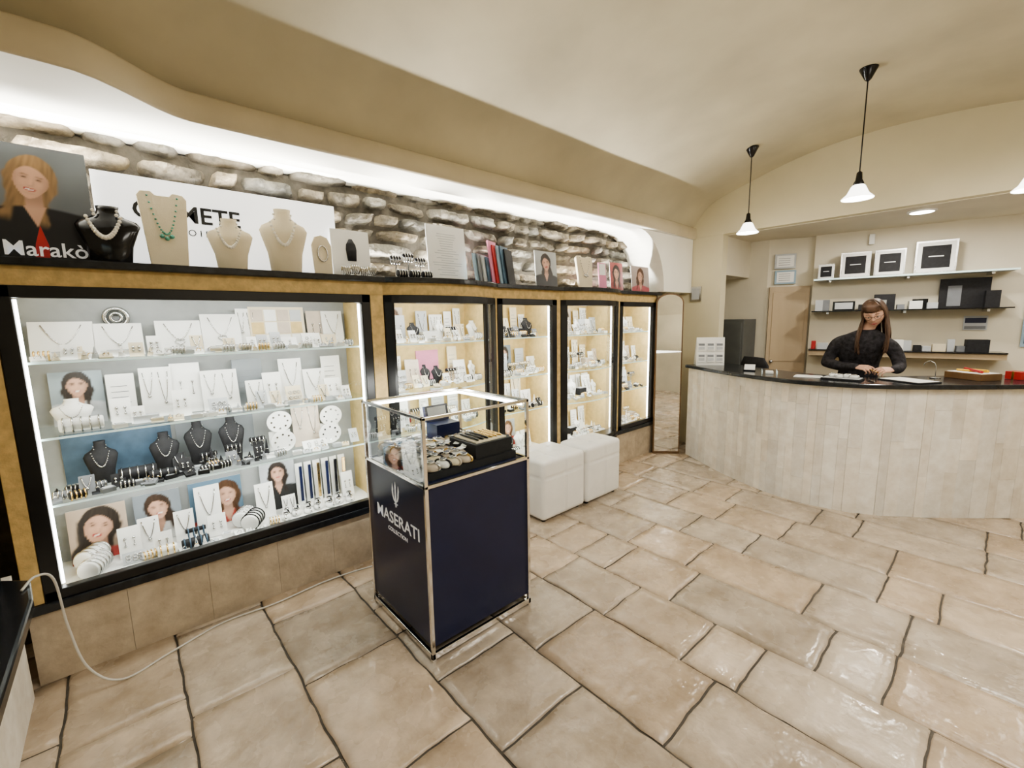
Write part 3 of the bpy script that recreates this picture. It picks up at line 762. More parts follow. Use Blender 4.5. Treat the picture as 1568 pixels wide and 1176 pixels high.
b=B("pink_brochure");b.M=T(3.68,2.75,ZT)@Matrix.Rotation(math.radians(-5),4,'X');b.box((-.06,-.004,0),(.06,.004,.27),m_pink);b.box((-.05,-.006,.15),(.05,-.004,.26),m_paper);b.done()
b=B("fashion_portrait_poster",col=True);b.M=T(3.93,2.76,ZT)@Matrix.Rotation(math.radians(-5),4,'X');portrait(b,.22,.29,(.35,.10,.10),DK,(.25,.05,.05),s=.45,cy=.62,seed=14);b.done()
b=B("fashion_portrait_poster",col=True);b.M=T(4.28,2.70,ZT)@Matrix.Rotation(math.radians(-5),4,'X');portrait(b,.34,.27,(.42,.36,.34),(.10,.05,.03),(.4,.10,.12),s=.5,cy=.6,tilt=.2,seed=16);b.done()

# ---------------------------------------------------------------- glass kiosk
k=E("watch_display_kiosk")
x0,x1,y0,y1=.915,1.54,1.61,2.23
b=B("cabinet");b.box((x0+.012,y0+.012,.065),(x1-.012,y1-.012,.83),m_navy)
b.box((x0+.03,y0+.03,.83),(x1-.03,y1-.03,.842),m_navy);b.done(k,bevel=.003)
b=B("chrome_frame");t=.017
for x in(x0,x1-t):
    for y in(y0,y1-t):b.box((x,y,0),(x+t,y+t,1.15),m_chrome)
for z in(.83,1.135):
    b.box((x0,y0,z),(x1,y0+t,z+.015),m_chrome);b.box((x0,y1-t,z),(x1,y1,z+.015),m_chrome)
    b.box((x0,y0,z),(x0+t,y1,z+.015),m_chrome);b.box((x1-t,y0,z),(x1,y1,z+.015),m_chrome)
z=.012
b.box((x0,y0,z),(x1,y0+t,z+.03),m_chrome);b.box((x0,y1-t,z),(x1,y1,z+.03),m_chrome);b.box((x0,y0,z),(x0+t,y1,z+.03),m_chrome);b.box((x1-t,y0,z),(x1,y1,z+.03),m_chrome)
b.done(k,bevel=.002)
b=B("glass")
a_,c_=x0+.008,x1-.008;d_,e_=y0+.008,y1-.008
b.quad([(a_,d_,.846),(a_,e_,.846),(a_,e_,1.135),(a_,d_,1.135)],m_glass)
b.quad([(c_,d_,.846),(c_,e_,.846),(c_,e_,1.135),(c_,d_,1.135)],m_glass)
b.quad([(a_,d_,.846),(c_,d_,.846),(c_,d_,1.135),(a_,d_,1.135)],m_glass)
b.quad([(a_,e_,.846),(c_,e_,.846),(c_,e_,1.135),(a_,e_,1.135)],m_glass)
b.quad([(a_,d_,1.1515),(c_,d_,1.1515),(c_,e_,1.1515),(a_,e_,1.1515)],m_glass);b.done(k)
b=B("led_bar");b.box((x0+.03,y1-.03,1.118),(x1-.03,y1-.02,1.132),m_led);b.box((x1-.03,y0+.03,1.118),(x1-.02,y1-.03,1.132),m_led);b.done(k)
text("brand_lettering","MASERATI",.088,m_textw,T(x0+.0105,1.915,.555,-90),k,bold=.0006,sx=1.12)
text("brand_subtitle","COLLECTION",.030,m_textw,T(x0+.0105,1.915,.508,-90),k,sx=1.1)
b=B("trident_emblem");b.M=T(x0+.0105,1.915,.655,-90)
b.tube([(0,0,0),(0,0,.10)],.004,m_textw,6)
b.tube([(-.030,0,.085),(-.026,0,.055),(-.016,0,.035),(0,0,.025),(.016,0,.035),(.026,0,.055),(.030,0,.085)],.004,m_textw,6)
for x,z in((0,.10),(-.03,.085),(.03,.085)):b.rings([[(x-.009,0,z),(x,-.002,z),(x+.009,0,z),(x,.002,z)],[(x-.0005,0,z+.03),(x,-.0005,z+.03),(x+.0005,0,z+.03),(x,.0005,z+.03)]],m_textw,False)
b.tube([(-.016,0,.015),(.016,0,.015)],.003,m_textw,6);b.done(k)
b=B("watch_stock");kr=random.Random(4)
zz=.843
b.box((x0+.05,y0+.05,zz),(x1-.05,y1-.05,zz+.035),m_blackvel)
zz+=.036
for i in range(8):
    for j in range(8):
        x=x0+.085+i*.062+kr.uniform(-.008,.008);y=y0+.085+j*.062+kr.uniform(-.008,.008)
        if i>=4 and j<4:continue
        if i in(4,5,6) and j>=6:continue
        watch(b,x,y,zz+.008*(j%2),45+kr.uniform(-25,25),kr.choice([m_white,m_strapc,m_paper,m_cream]),kr.choice([m_silver,m_silver,m_blackgloss,m_goldm,m_strapc]),kr.choice([m_blackgloss,m_navy,m_white]),.95)
b.box((x0+.33,y0+.07,zz),(x1-.06,y0+.30,zz+.07),m_blackvel)
b.box((x0+.35,y0+.09,zz+.07),(x1-.08,y0+.28,zz+.076),m_cream)
for i in range(6):b.tube([(x0+.375+i*.030,y0+.185+.08*math.cos(a*math.pi/8),zz+.082+.003*math.sin(a*math.pi/8)) for a in range(16)],.0045,RND.choice([m_silver,m_goldm,m_blackgloss]),5,closed=True)
b.box((x0+.33,y1-.20,zz+.0),(x0+.48,y1-.09,zz+.11),m_navy)
b.M=T(x0+.405,y1-.09,zz+.11,0)@Matrix.Rotation(math.radians(-12),4,'X');b.box((-.075,-.004,0),(.075,.02,.09),m_navy);b.box((-.06,-.006,.02),(.06,-.004,.08),m_greyl);b.M=Matrix.Identity(4)
for i in range(18):
    b.M=T(x0+.09+kr.uniform(0,.24),y0+.09+kr.uniform(0,.42),zz+.055,kr.uniform(0,90),kr.uniform(-8,8));b.box((-.022,-.014,0),(.022,.014,.0015),m_paper)
b.M=Matrix.Identity(4)
b.done(k)
a=area("kiosk_lamp",(1.23,2.19,1.11),.5,6,(35,0,0),(1,.985,.95),sy=.02);a.parent=k

# ---------------------------------------------------------------- ottomans
def ottoman(x0,x1,y0,y1,h):
    b=B("tufted_ottoman")
    n=36;W_,D_=x1-x0,y1-y0;z0=.02;H_=h-z0
    c=Vector(((x0+x1)/2,(y0+y1)/2,z0+H_/2));hs=Vector((W_/2,D_/2,H_/2))
    def disp(ax,p,q):
        g=0
        if ax==2:
            for s_ in(-.333,.333):
                g+=math.exp(-((p-s_)/.04)**2)*.6+math.exp(-((q-s_)/.04)**2)*.6
                for r_ in(-.333,.333):g+=math.exp(-(((p-s_)**2+(q-r_)**2)/.006))*1.4
        else:
            g+=math.exp(-(p/.03)**2)*.8
            g+=math.exp(-((q-.45)/.03)**2)*.7
        return g*.012
    for ax in range(3):
        for sg_ in(-1,1):
            G=[]
            o1,o2=[i for i in range(3) if i!=ax]
            for i in range(n+1):
                r=[]
                for j in range(n+1):
                    p=-1+2*i/n;q=-1+2*j/n
                    v=Vector((0,0,0));v[ax]=sg_;v[o1]=p;v[o2]=q
                    d=[v[t]*hs[t] for t in range(3)]
                    R=.03;inner=Vector([max(-hs[t]+R,min(hs[t]-R,d[t])) for t in range(3)])
                    dv=Vector(d)-inner
                    w=inner+dv.normalized()*R if dv.length>1e-6 else Vector(d)
                    g=disp(ax,p,q)
                    ed=(1-abs(p)**8)*(1-abs(q)**8)
                    puff=.012*(1-p*p)*(1-q*q)
                    w[ax]+=sg_*(puff*.8-g*ed)
                    r.append(b.v(c+w))
                G.append(r)
            for i in range(n):
                for j in range(n):b.f([G[i][j],G[i+1][j],G[i+1][j+1],G[i][j+1]],m_leather,True)
    bmesh.ops.remove_doubles(b.bm,verts=b.bm.verts,dist=.0012)
    for i in(-1,1):
        for j in(-1,1):b.ball((c.x+i*.333*W_/2,c.y+j*.333*D_/2,h-.010),.010,m_leather,8,5)
    for xx in(x0+.05,x1-.05):
        for yy in(y0+.05,y1-.05):b.lathe([(.018,0),(.02,.03)],(xx,yy,.0),m_black,12)
    return b.done()
ottoman(2.27,2.765,2.225,2.635,.490)
ottoman(2.78,3.25,2.215,2.53,.500)

# ---------------------------------------------------------------- reception counter
rc=E("reception_counter")
cp=crom([(4.98,2.86),(4.72,2.34),(4.42,1.87),(4.21,1.45),(4.12,1.15),(4.13,.88),(4.22,.62),(4.42,.36),(4.70,.06),(5.03,-.25),(5.35,-.55),(5.7,-.85)],12)
def resample(P,step):
    out=[Vector(P[0])];acc=0;last=Vector(P[0])
    for p in P[1:]:
        p=Vector(p);d=(p-last).length
        while acc+d>=step:
            t=(step-acc)/d;last=last.lerp(p,t);out.append(last.copy());d=(p-last).length;acc=0
        acc+=d;last=p
    return out
cp=resample([p for p in cp if p[1]<2.36],.03)
def offs(P,d):
    out=[]
    for i,p in enumerate(P):
        t=(P[min(i+1,len(P)-1)]-P[max(i-1,0)]).normalized()
        n_=Vector((-t.y,t.x))
        if n_.x<0:n_=-n_
        out.append(p+n_*d)
    return out
inner=offs(cp,.06)
b=B("travertine_front",col=True);cr=random.Random(9)
i=0
while i<len(cp)-1:
    n_=cr.choice([2,2,3,3,4]);j=min(i+n_,len(cp)-1)
    splits=[0]+([cr.uniform(.14,.36)] if cr.random()<.55 else [])+([cr.uniform(.45,.72)] if cr.random()<.85 else [])+([cr.uniform(.80,.93)] if cr.random()<.6 else [])+[1.0]
    for za,zb in zip(splits,splits[1:]):
        t=cr.uniform(.83,1.03);w=cr.uniform(.0,.035);c=(t*(1+w),t,t*(1-w*1.5));dz=cr.uniform(0,.005);g=.0006
        A=offs(cp,-dz)
        for k2 in range(i,j):
            a0=A[k2].lerp(A[k2+1],.02 if k2==i else 0);a1=A[k2].lerp(A[k2+1],.98 if k2==j-1 else 1)
            i0,i1=inner[k2],inner[k2+1]
            v=[b.v(p) for p in((a0.x,a0.y,za+g),(a1.x,a1.y,za+g),(a1.x,a1.y,zb-g),(a0.x,a0.y,zb-g))]
            b.f(v,m_trav,False,c)
            q=[b.v(p) for p in((i0.x,i0.y,za+g),(i1.x,i1.y,za+g),(i1.x,i1.y,zb-g),(i0.x,i0.y,zb-g))]
            b.f([v[0],v[1],q[1],q[0]],m_trav,False,c);b.f([v[3],v[2],q[2],q[3]],m_trav,False,c)
            if k2==i:b.f([v[0],v[3],q[3],q[0]],m_trav,False,c)
            if k2==j-1:b.f([v[1],v[2],q[2],q[1]],m_trav,False,c)
    i=j
b.done(rc)
b=B("core")
core=offs(cp,.010);core2=offs(cp,.09)
b.rings([[(p.x,p.y,0),(p.x,p.y,1.0),(q.x,q.y,1.0),(q.x,q.y,0)] for p,q in zip(core,core2)],m_plaster,False);b.done(rc)
b=B("counter_top")
o1=offs(cp,-.05);o2=offs(cp,.48)
b.rings([[(p.x,p.y,1.0),(p.x,p.y,1.035),(min(q.x,5.13) if q.y>1.9 else q.x,q.y,1.035),(min(q.x,5.13) if q.y>1.9 else q.x,q.y,1.0)] for p,q in zip(o1,o2)],m_slab,False);b.done(rc,bevel=.008)
ZC=1.036
b=B("brochure_stand");MS=T(4.80,2.16,ZC,-55);b.M=MS
b.prism([(-.09,0),(.09,0),(.07,.02),(-.04,.30),(-.055,.30)],0,-.14,.14,m_white)
for r_ in range(2):
    for c_ in range(3):
        b.M=MS@T(-.09+.09*c_,-.083+.016*r_,.035+.12*r_)@Matrix.Rotation(math.radians(-6.6),4,'X')
        b.box((-.036,-.014,0),(.036,-.004,.09),m_paper);b.box((-.03,-.016,.055),(.03,-.014,.08),m_grey);b.box((-.03,-.016,.015),(.03,-.014,.045),m_greyl)
b.done(bevel=.002)
def item(name,x,y,fn,rz=0):
    b=B(name);b.M=T(x,y,ZC,rz);fn(b);return b.done(bevel=.0015)
item("acrylic_tray",4.40,1.42,lambda b:(b.box((-.06,-.03,.001),(.05,.03,.02),m_paper),b.box((-.10,-.06,0),(.10,-.057,.03),m_glassedge),b.box((-.10,.057,0),(.10,.06,.03),m_glassedge)),20)
item("stack_of_papers",4.34,1.10,lambda b:(b.box((-.07,-.10,0),(.07,.10,.004),m_paper),b.box((-.06,-.09,.004),(.075,.09,.007),m_white)),10)
item("business_card_holder",4.48,1.62,lambda b:(b.box((-.03,-.05,0),(.03,.05,.012),m_blackgloss),b.prism([(-.01,.012),(.02,.012),(.03,.06),(.022,.06)],1,-.045,.045,m_paper)),15)
item("jewellery_tray",4.33,.86,lambda b:(b.box((-.08,-.13,0),(.08,.13,.012),m_blackvel),b.box((-.07,-.12,.012),(.07,.12,.016),m_greyl),[watch(b,-.02+.03*(i%2),-.08+.05*i,.016,20*i,m_white,m_silver,m_blackgloss,.7) for i in range(4)]),0)
item("writing_pad",4.52,.48,lambda b:(b.box((-.11,-.15,0),(.11,.15,.008),m_blackvel),b.box((-.10,-.14,.008),(.10,.14,.012),m_paper)),-30)
item("ballpoint_pen",4.34,.68,lambda b:b.tube([(-.06,0,.006),(.05,0,.006),(.07,0,.006)],[.005,.005,.001],m_silver,8),30)
item("box_of_tools",4.98,.16,lambda b:(b.box((-.09,-.13,0),(.09,.13,.05),m_wooddark),b.box((-.08,-.12,.05),(.08,.12,.055),m_paper),b.tube([(-.05,-.1,.065),(.03,.08,.075)],.010,m_red,8),b.tube([(.04,-.08,.062),(-.03,.09,.065)],.008,m_yellow,8),b.tube([(.0,-.1,.075),(.05,.1,.068)],.007,m_yellow,8)),-35)
item("small_gift_box",5.16,-.08,lambda b:(b.box((-.05,-.05,0),(.05,.05,.06),m_red),b.box((-.052,-.008,0),(.052,.008,.062),m_goldm)),-35)
item("bent_wire_stand",4.86,.36,lambda b:(b.lathe([(.035,0),(.035,.006),(.005,.01)],(0,0,0),m_silver,16),b.tube([(0,0,.008),(0,0,.09),(0,.01,.12),(0,.04,.14),(0,.07,.12),(0,.075,.10)],.0035,m_silver,6)),0)

# ---------------------------------------------------------------- mirror
b=B("arched_standing_mirror")
p0=Vector((4.475,2.615));p1=Vector((4.675,2.395));d=(p1-p0);L_=d.length
ang=math.degrees(math.atan2(d.y,d.x))
b.M=T(p0.x,p0.y,0,ang)@Matrix.Rotation(math.radians(-1),4,'X')
def arch(w0,w1,z0,z1,rise):
    P=[(w0,z0),(w1,z0)]
    for i in range(13):
        t=math.pi*i/12;P.append(((w0+w1)/2+(w1-w0)/2*math.cos(t),z1-rise+rise*math.sin(t)))
    return P
b.prism(arch(0,L_,.002,1.82,.10),1,0,.03,m_wooddark)
b.prism(arch(.014,L_-.014,.03,1.805,.09),1,-.004,0,m_mirror)
b.done()
b=B("framed_certificate");x_=XE-.001
b.box((x_-.02,2.435,1.74),(x_,2.565,1.91),m_silver);b.box((x_-.023,2.455,1.76),(x_-.02,2.545,1.89),m_greyl);b.done(bevel=.002)

# ---------------------------------------------------------------- alcove
b=B("door_1")
b.M=Matrix.Translation((5.99,1.975,0))@Matrix.Rotation(math.atan2(-.42,.22),4,'Z')
b.box((-.02,-.03,0),(.40,-.002,1.90),m_wood);b.box((.02,-.036,.1),(.36,-.03,.9),m_wood);b.box((.02,-.036,1.0),(.36,-.03,1.83),m_wood);b.ball((.04,-.05,1.0),.022,m_silver);b.done(bevel=.003)
for k_,(xa,za,zb_) in enumerate(((.04,1.93,2.09),(.03,2.11,2.28))):
    b=B("framed_certificate");b.M=Matrix.Translation((5.98,1.985,0))@Matrix.Rotation(math.atan2(-.42,.22),4,'Z')
    b.box((xa,-.02,za),(xa+.22,-.002,zb_),m_greyl if k_ else m_blue);b.box((xa+.02,-.023,za+.02),(xa+.20,-.02,zb_-.02),m_paper)
    for i in range(4):b.box((xa+.04,-.025,za+.04+.025*i),(xa+.16,-.023,za+.045+.025*i),m_grey)
    b.done(bevel=.002)
b=B("filing_cupboard");b.box((5.55,2.10,0),(5.93,2.62,1.52),m_cup);b.box((5.54,2.12,.05),(5.55,2.35,1.48),m_cup);b.box((5.54,2.37,.05),(5.55,2.60,1.48),m_cup);b.box((5.525,2.33,.8),(5.54,2.345,.95),m_silver);b.done(bevel=.006)
b=B("office_chair");b.M=T(5.42,1.80,0,60)
b.loft([(0,.20,.04,0,0),(.06,.22,.045,0,0),(.30,.21,.04,0,.02),(.38,.15,.03,0,.03)],(0,.12,.72),m_blackvel,20)
b.loft([(0,.20,.20,0,0),(.02,.22,.21,0,0),(.07,.21,.20,0,0)],(0,-.08,.45),m_blackvel,20)
b.tube([(0,-.08,.45),(0,-.08,.08)],.03,m_silver,10);b.tube([(0,.08,.47),(0,.14,.80)],.02,m_black,8)
for i in range(5):
    a=i*2*math.pi/5;b.tube([(0,-.08,.09),(.22*math.cos(a),-.08+.22*math.sin(a),.06)],[.022,.015],m_black,8);b.ball((.22*math.cos(a),-.08+.22*math.sin(a),.028),.028,m_black,10,6)
b.done()
ws=E("wall_shelving_unit")
AL=math.atan2(-1.63,.34)
MB=Matrix.Translation((6.118,1.56,0))@Matrix.Rotation(AL,4,'Z')
ry=(MB.to_3x3()@Vector((0,1,0)));SG=-1 if ry.x>0 else 1
LW=1.56
def wbox(b,x,w,h,z,d0,d1,mt):b.box((x,min(SG*d0,SG*d1),z),(x+w,max(SG*d0,SG*d1),z+h),mt)
b=B("shelves");b.M=MB
for z,mt in((1.95,m_greyl),(1.60,m_blackgloss),(1.17,m_blackgloss)):wbox(b,0,LW,.012,z-.012,.002,.24,mt)
wbox(b,0,LW,.017,1.935,.235,.245,m_glassedge)
wbox(b,0,LW,.058,1.10,.002,.22,m_wood)
for xx in(.15,.8,1.4):
    for z in(1.95,1.60):wbox(b,xx-.012,.024,.028,z-.04,.002,.2,m_silver)
b.done(ws,bevel=.002)
for x,w,h in((.03,.15,.165),(.23,.26,.27),(.52,.25,.27),(.84,.31,.32)):
    b=B("framed_watch_display");b.M=MB
    wbox(b,x,w,h,1.951,.06,.14,m_silver);wbox(b,x+w*.05,w*.90,h*.90,1.951+h*.05,.14,.146,m_paper);wbox(b,x+w*.16,w*.68,h*.68,1.951+h*.16,.146,.149,m_blackvel)
    wbox(b,x+w*.32,w*.36,h*.03,1.951+h*.5,.149,.151,m_textw)
    b.done(bevel=.003)
b=B("shelf_merchandise");b.M=MB
z=1.601
for x,w,h,d,mt in((.03,.07,.12,.12,m_greyl),(.10,.06,.12,.12,m_grey),(.55,.17,.16,.10,m_blackvel),(.83,.10,.08,.16,m_paper),(.86,.12,.10,.06,m_blackgloss),(1.38,.1,.16,.1,m_blackvel),(.74,.06,.05,.1,m_grey),(.97,.08,.06,.12,m_greyl),(.42,.10,.06,.1,m_blackvel)):wbox(b,x,w,h,z,.04,.04+d,mt)
wbox(b,.19,.20,.10,z,.10,.11,m_blackgloss);wbox(b,.21,.16,.07,z+.015,.11,.113,m_greyl)
wbox(b,1.06,.36,.29,z,.05,.07,m_blackvel);wbox(b,1.12,.10,.20,z+.02,.07,.073,m_grey)
wbox(b,.60,.05,.10,z,.15,.17,m_silver)
z=1.171
r=random.Random(21);x=.02
while x<1.45:
    w=r.uniform(.03,.10);h=r.uniform(.02,.12);wbox(b,x,w,h,z,.06,.06+r.uniform(.04,.12),r.choice([m_white,m_paper,m_greyl,m_cream,m_grey,m_blackgloss,m_blackvel,m_red]));x+=w+r.uniform(.0,.02)
wbox(b,1.28,.16,.12,z,.1,.2,m_blackvel)
b.done()
b=B("price_notice");b.M=MB
wbox(b,1.27,.17,.14,1.38,.001,.006,m_greyl);wbox(b,1.28,.15,.05,1.45,.006,.009,m_navy);wbox(b,1.28,.15,.03,1.39,.006,.009,m_grey)
b.done()
b=B("advertising_poster");b.M=Matrix.Translation((6.458,-.06,0))@Matrix.Rotation(math.atan2(-2.35,.39),4,'Z')
wbox(b,.02,.30,.55,1.22,.003,.009,m_blue);wbox(b,.04,.26,.18,1.55,.009,.011,m_paper);wbox(b,.04,.26,.12,1.40,.009,.011,m_red);wbox(b,.04,.26,.12,1.25,.009,.011,m_bluedk)
b.done()
b=B("wall_sensor");b.M=MB;wbox(b,.46,.05,.11,2.30,.001,.04,m_white);b.done(bevel=.006)
b=B("recessed_downlight");b.lathe([(.105,0),(.105,-.008),(.085,-.014)],(5.48,.62,2.46),m_white,28);b.lathe([(.083,-.0145),(.08,-.016)],(5.48,.62,2.46),m_down,28);b.done()
area("downlight_lamp",(5.48,.62,2.43),.16,17,(0,0,0),(1,.95,.86))

# ---------------------------------------------------------------- pendants
def vault_z(y):
    for (a,za),(c_,zc) in zip(vp,vp[1:]):
        if c_<=y<=a:return za+(zc-za)*(a-y)/(a-c_)
    return 3
for x,y,zb in((4.40,1.68,2.31),(3.86,.775,2.335),(4.42,-.01,2.32)):
    e=E("pendant_lamp");zt=vault_z(y)+.004
    b=B("canopy");b.lathe([(.055,0),(.05,-.012),(.018,-.075),(.006,-.085)],(x,y,zt),m_blackgloss,24);b.done(e)
    b=B("cord");b.tube([(x,y,zt-.08),(x,y,zb+.16)],.004,m_black,8);b.done(e)
    b=B("socket");b.lathe([(.006,.175),(.016,.165),(.020,.12),(.030,.10),(.032,.085)],(x,y,zb),m_blackgloss,20);b.done(e)
    b=B("shade");b.lathe([(.030,.088),(.040,.078),(.062,.03),(.092,.0),(.090,-.004),(.060,.024),(.036,.072)],(x,y,zb),m_shade,28,cap=False);b.ball((x,y,zb+.035),.026,m_shade,12,8);b.done(e)
    point("bulb",(x,y,zb-.03),11,(1,.94,.84),.05,e)

b=B("power_cable")
P=crom([(-.36,2.28,.616),(-.335,2.38,.615),(-.30,2.46,.55),(-.29,2.52,.30),(-.25,2.50,.10),(-.15,2.46,.010),(.02,2.52,.006),(.25,2.60,.006),(.5,2.585,.006),(.8,2.61,.006),(1.1,2.56,.006),(1.35,2.42,.006)],8)
b.tube(P,.0045,m_cable,8);b.done()

# ---------------------------------------------------------------- shop assistant
W=E("woman")
def limb(b,P,R,m,seg=16,n=4):
    Q=crom([(*p,r) for p,r in zip(P,R)],n)
    b.tube([q[:3] for q in Q],[q[3] for q in Q],m,seg)
    b.ball(P[0],R[0]*.98,m,14,8);b.ball(P[-1],R[-1]*.98,m,14,8)
body=B("body")
secs=[((5.00,.88,.80),.165,.115),((5.00,.88,.92),.175,.12),((4.985,.88,1.02),.150,.105),((4.96,.875,1.12),.145,.10),((4.935,.865,1.21),.160,.118),((4.905,.855,1.29),.175,.112),((4.885,.845,1.345),.178,.090),((4.87,.832,1.385),.130,.070),((4.86,.815,1.425),.060,.054)]
secs=crom([(*s[0],s[1],s[2]) for s in secs],3)
body.rings([[(c[0]+c[4]*math.sin(2*math.pi*i/28),c[1]+c[3]*math.cos(2*math.pi*i/28),c[2]) for i in range(28)] for c in secs],m_cloth)
limb(body,[(4.885,.96,1.325),(4.895,1.03,1.29),(4.91,1.075,1.20),(4.88,1.10,1.12)],[.058,.058,.052,.047],m_cloth)
limb(body,[(4.88,1.10,1.12),(4.80,.985,1.10),(4.735,.85,1.105)],[.047,.042,.032],m_cloth)
limb(body,[(4.88,.73,1.32),(4.885,.66,1.28),(4.90,.61,1.20),(4.88,.585,1.12)],[.058,.058,.052,.047],m_cloth)
limb(body,[(4.88,.585,1.12),(4.80,.585,1.10),(4.72,.60,1.10)],[.047,.042,.032],m_cloth)
for s_ in(-1,1):
    limb(body,[(5.0,.88+s_*.085,.86),(5.0,.88+s_*.09,.5),(5.02,.88+s_*.09,.10)],[.10,.065,.042],m_trous)
    limb(body,[(5.04,.88+s_*.09,.045),(4.93,.88+s_*.10,.035)],[.043,.035],m_trous)
o=body.done(W)
md=o.modifiers.new("r","REMESH");md.mode='VOXEL';md.voxel_size=.010;md.use_smooth_shade=True
md=o.modifiers.new("s","SMOOTH");md.iterations=9;md.factor=.5
Hc=Vector((4.80,.775,1.565))
HR=Matrix.Rotation(math.radians(-84),4,'Z')@Matrix.Rotation(math.radians(27),4,'X')@Matrix.Rotation(math.radians(-9),4,'Y')
HM=Matrix.Translation(Hc)@HR
nb=B("neck");limb(nb,[(4.875,.835,1.375),(4.855,.81,1.445),tuple(HM@Vector((0,.03,-.06)))],[.058,.047,.046],m_skin);nb.done(W)
h=B("head");h.M=HM
seg,rg=64,56;rs=[]
for j in range(rg+1):
    t=math.pi*j/rg;r=[]
    for i in range(seg):
        a=2*math.pi*i/seg
        x=math.sin(t)*math.cos(a)+(.004*math.cos(a) if j in(0,rg) else 0);y=math.sin(t)*math.sin(a)+(.004*math.sin(a) if j in(0,rg) else 0);z=-math.cos(t)
        X=x*.073;Y=y*.092;Z=z*.112
        if z<0:
            X*=1-.30*(-z)**1.7;Y=Y*(1-.18*(-z)**2) if y>0 else Y*(1-.05*(-z))
            if y>0:Y*=1-.35*(-z)
        def g(cx,cz,sx,sz):return math.exp(-((X-cx)/sx)**2-((Z-cz)/sz)**2)*(1 if y<0 else 0)
        Y-=.018*g(0,-.024,.009,.012)+.010*g(0,.0,.007,.022)
        Y-=.005*g(-.010,-.028,.006,.006)+.005*g(.010,-.028,.006,.006)
        Y+=.009*g(-.030,.006,.016,.011)+.009*g(.030,.006,.016,.011)
        Y-=.004*g(0,.030,.045,.010)
        Y-=.006*g(0,-.056,.018,.008)-.003*g(0,-.070,.02,.006)
        Y-=.008*g(0,-.092,.020,.014)
        Y-=.004*g(-.038,-.022,.016,.014)+.004*g(.038,-.022,.016,.014)
        r.append((X,Y,Z))
    rs.append(r)
h.rings(rs,m_skin)
for s_ in(-1,1):
    h.ball((s_*.030,-.072,.004),.0125,m_paper,12,8);h.ball((s_*.030,-.0825,-.001),.005,m_text,8,6)
    h.ball((s_*.030,-.0735,.009),.0132,m_skin,12,8,(1.15,1,.75))
    h.tube([(s_*.018,-.0845,.0005),(s_*.03,-.0868,-.001),(s_*.043,-.081,.0005)],[.0008,.0016,.0008],m_text,6)
    h.tube([(s_*.014,-.088,.026),(s_*.03,-.089,.031),(s_*.046,-.080,.027)],[.002,.003,.0015],m_hair,6)
    h.ball((s_*.074,.008,-.008),.022,m_skin,10,8,(.35,.7,1.25))
h.tube([(-.022,-.083,-.060),(-.008,-.0925,-.056),(0,-.0925,-.0575),(.008,-.0925,-.056),(.022,-.083,-.060)],[.0012,.003,.0026,.003,.0012],m_lip,8)
h.tube([(-.020,-.083,-.061),(0,-.091,-.065),(.020,-.083,-.061)],[.0012,.004,.0012],m_lip,8)
h.done(W)
gl=B("glasses");gl.M=HM
for s_ in(-1,1):
    gl.tube([(s_*.031+.022*math.cos(a*math.pi/10),-.096+.004*abs(math.cos(a*math.pi/10)),.0+.016*math.sin(a*math.pi/10)) for a in range(20)],.0013,m_blackgloss,6,closed=True)
    gl.tube([(s_*.053,-.092,.005),(s_*.074,-.05,.006),(s_*.077,.01,.004)],.0013,m_blackgloss,6)
gl.tube([(-.010,-.098,.004),(0,-.100,.006),(.010,-.098,.004)],.0013,m_blackgloss,6);gl.done(W)
hb=B("hair");hr=random.Random(2)
hb.M=HM
rs=[]
for j in range(13):
    t=math.pi*.56*j/12;r=[]
    for i in range(36):
        a=2*math.pi*i/36
        tt=t
        if math.sin(a)<0:tt=t*(1-.42*(-math.sin(a))**.6)
        r.append((.077*max(math.sin(tt),.02)*math.cos(a),.004+.096*max(math.sin(tt),.02)*math.sin(a),.001+.116*math.cos(tt)))
    rs.append(r)
hb.rings(rs,m_hair,cap=True)
hb.M=Matrix.Identity(4)
def strand(a,r0,ln):
    ca,sa=math.cos(a),math.sin(a)
    p0=HM@Vector((.010*ca,.005,.117));p1=HM@Vector((.056*ca,.004+.066*sa,.090))
    p2=HM@Vector((.080*ca,.004+.097*sa,.020));p3=HM@Vector((.083*ca,.008+.096*sa,-.045))
    q=p3.copy();q.z-=.075
    q.y+=(-.010 if ca>0 else .010)*abs(ca)
    q+=Vector((hr.uniform(-.005,.006),hr.uniform(-.006,.006),0))
    front=sa<.35
    s_=q.copy();s_.z-=ln*.5
    e_=s_.copy();e_.z-=ln*.45
    if front:
        s_.x=min(s_.x,4.80+hr.uniform(-.008,.006));e_.x=4.800+hr.uniform(-.012,.004)
        s_.y+=(-.012 if ca>0 else .012);e_.y+=hr.uniform(-.014,.014)
    else:
        s_.x=max(s_.x,4.985+hr.uniform(-.01,.01));e_.x=5.045+hr.uniform(-.01,.01)
    P=crom([(*p0,r0*.6),(*p1,r0),(*p2,r0),(*p3,r0),(*q,r0),(*s_,r0*.85),(*e_,r0*.3)],4)
    hb.tube([q_[:3] for q_ in P],[q_[3] for q_ in P],m_hair,7)
for i in range(62):
    a=math.radians(-24+228*i/61);strand(a,hr.uniform(.006,.0095),hr.uniform(.16,.24))
for i in range(24):
    for s_ in(-1,1):
        a=math.radians(-90+s_*hr.uniform(64,108));strand(a,hr.uniform(.006,.009),hr.uniform(.15,.25))
hb.M=HM
for i in range(25):
    u=-1+2*i/24;x=.060*u
    P=crom([(x*.25,-.02,.118,.006),(x*.8,-.066,.096,.007),(x*1.03,-.088+.03*u*u,.066,.005),(x*1.10+.004,-.091+.036*u*u,.044+hr.uniform(-.006,.006),.0015)],4)
    hb.tube([q_[:3] for q_ in P],[q_[3] for q_ in P],m_hair,6)
hb.done(W)
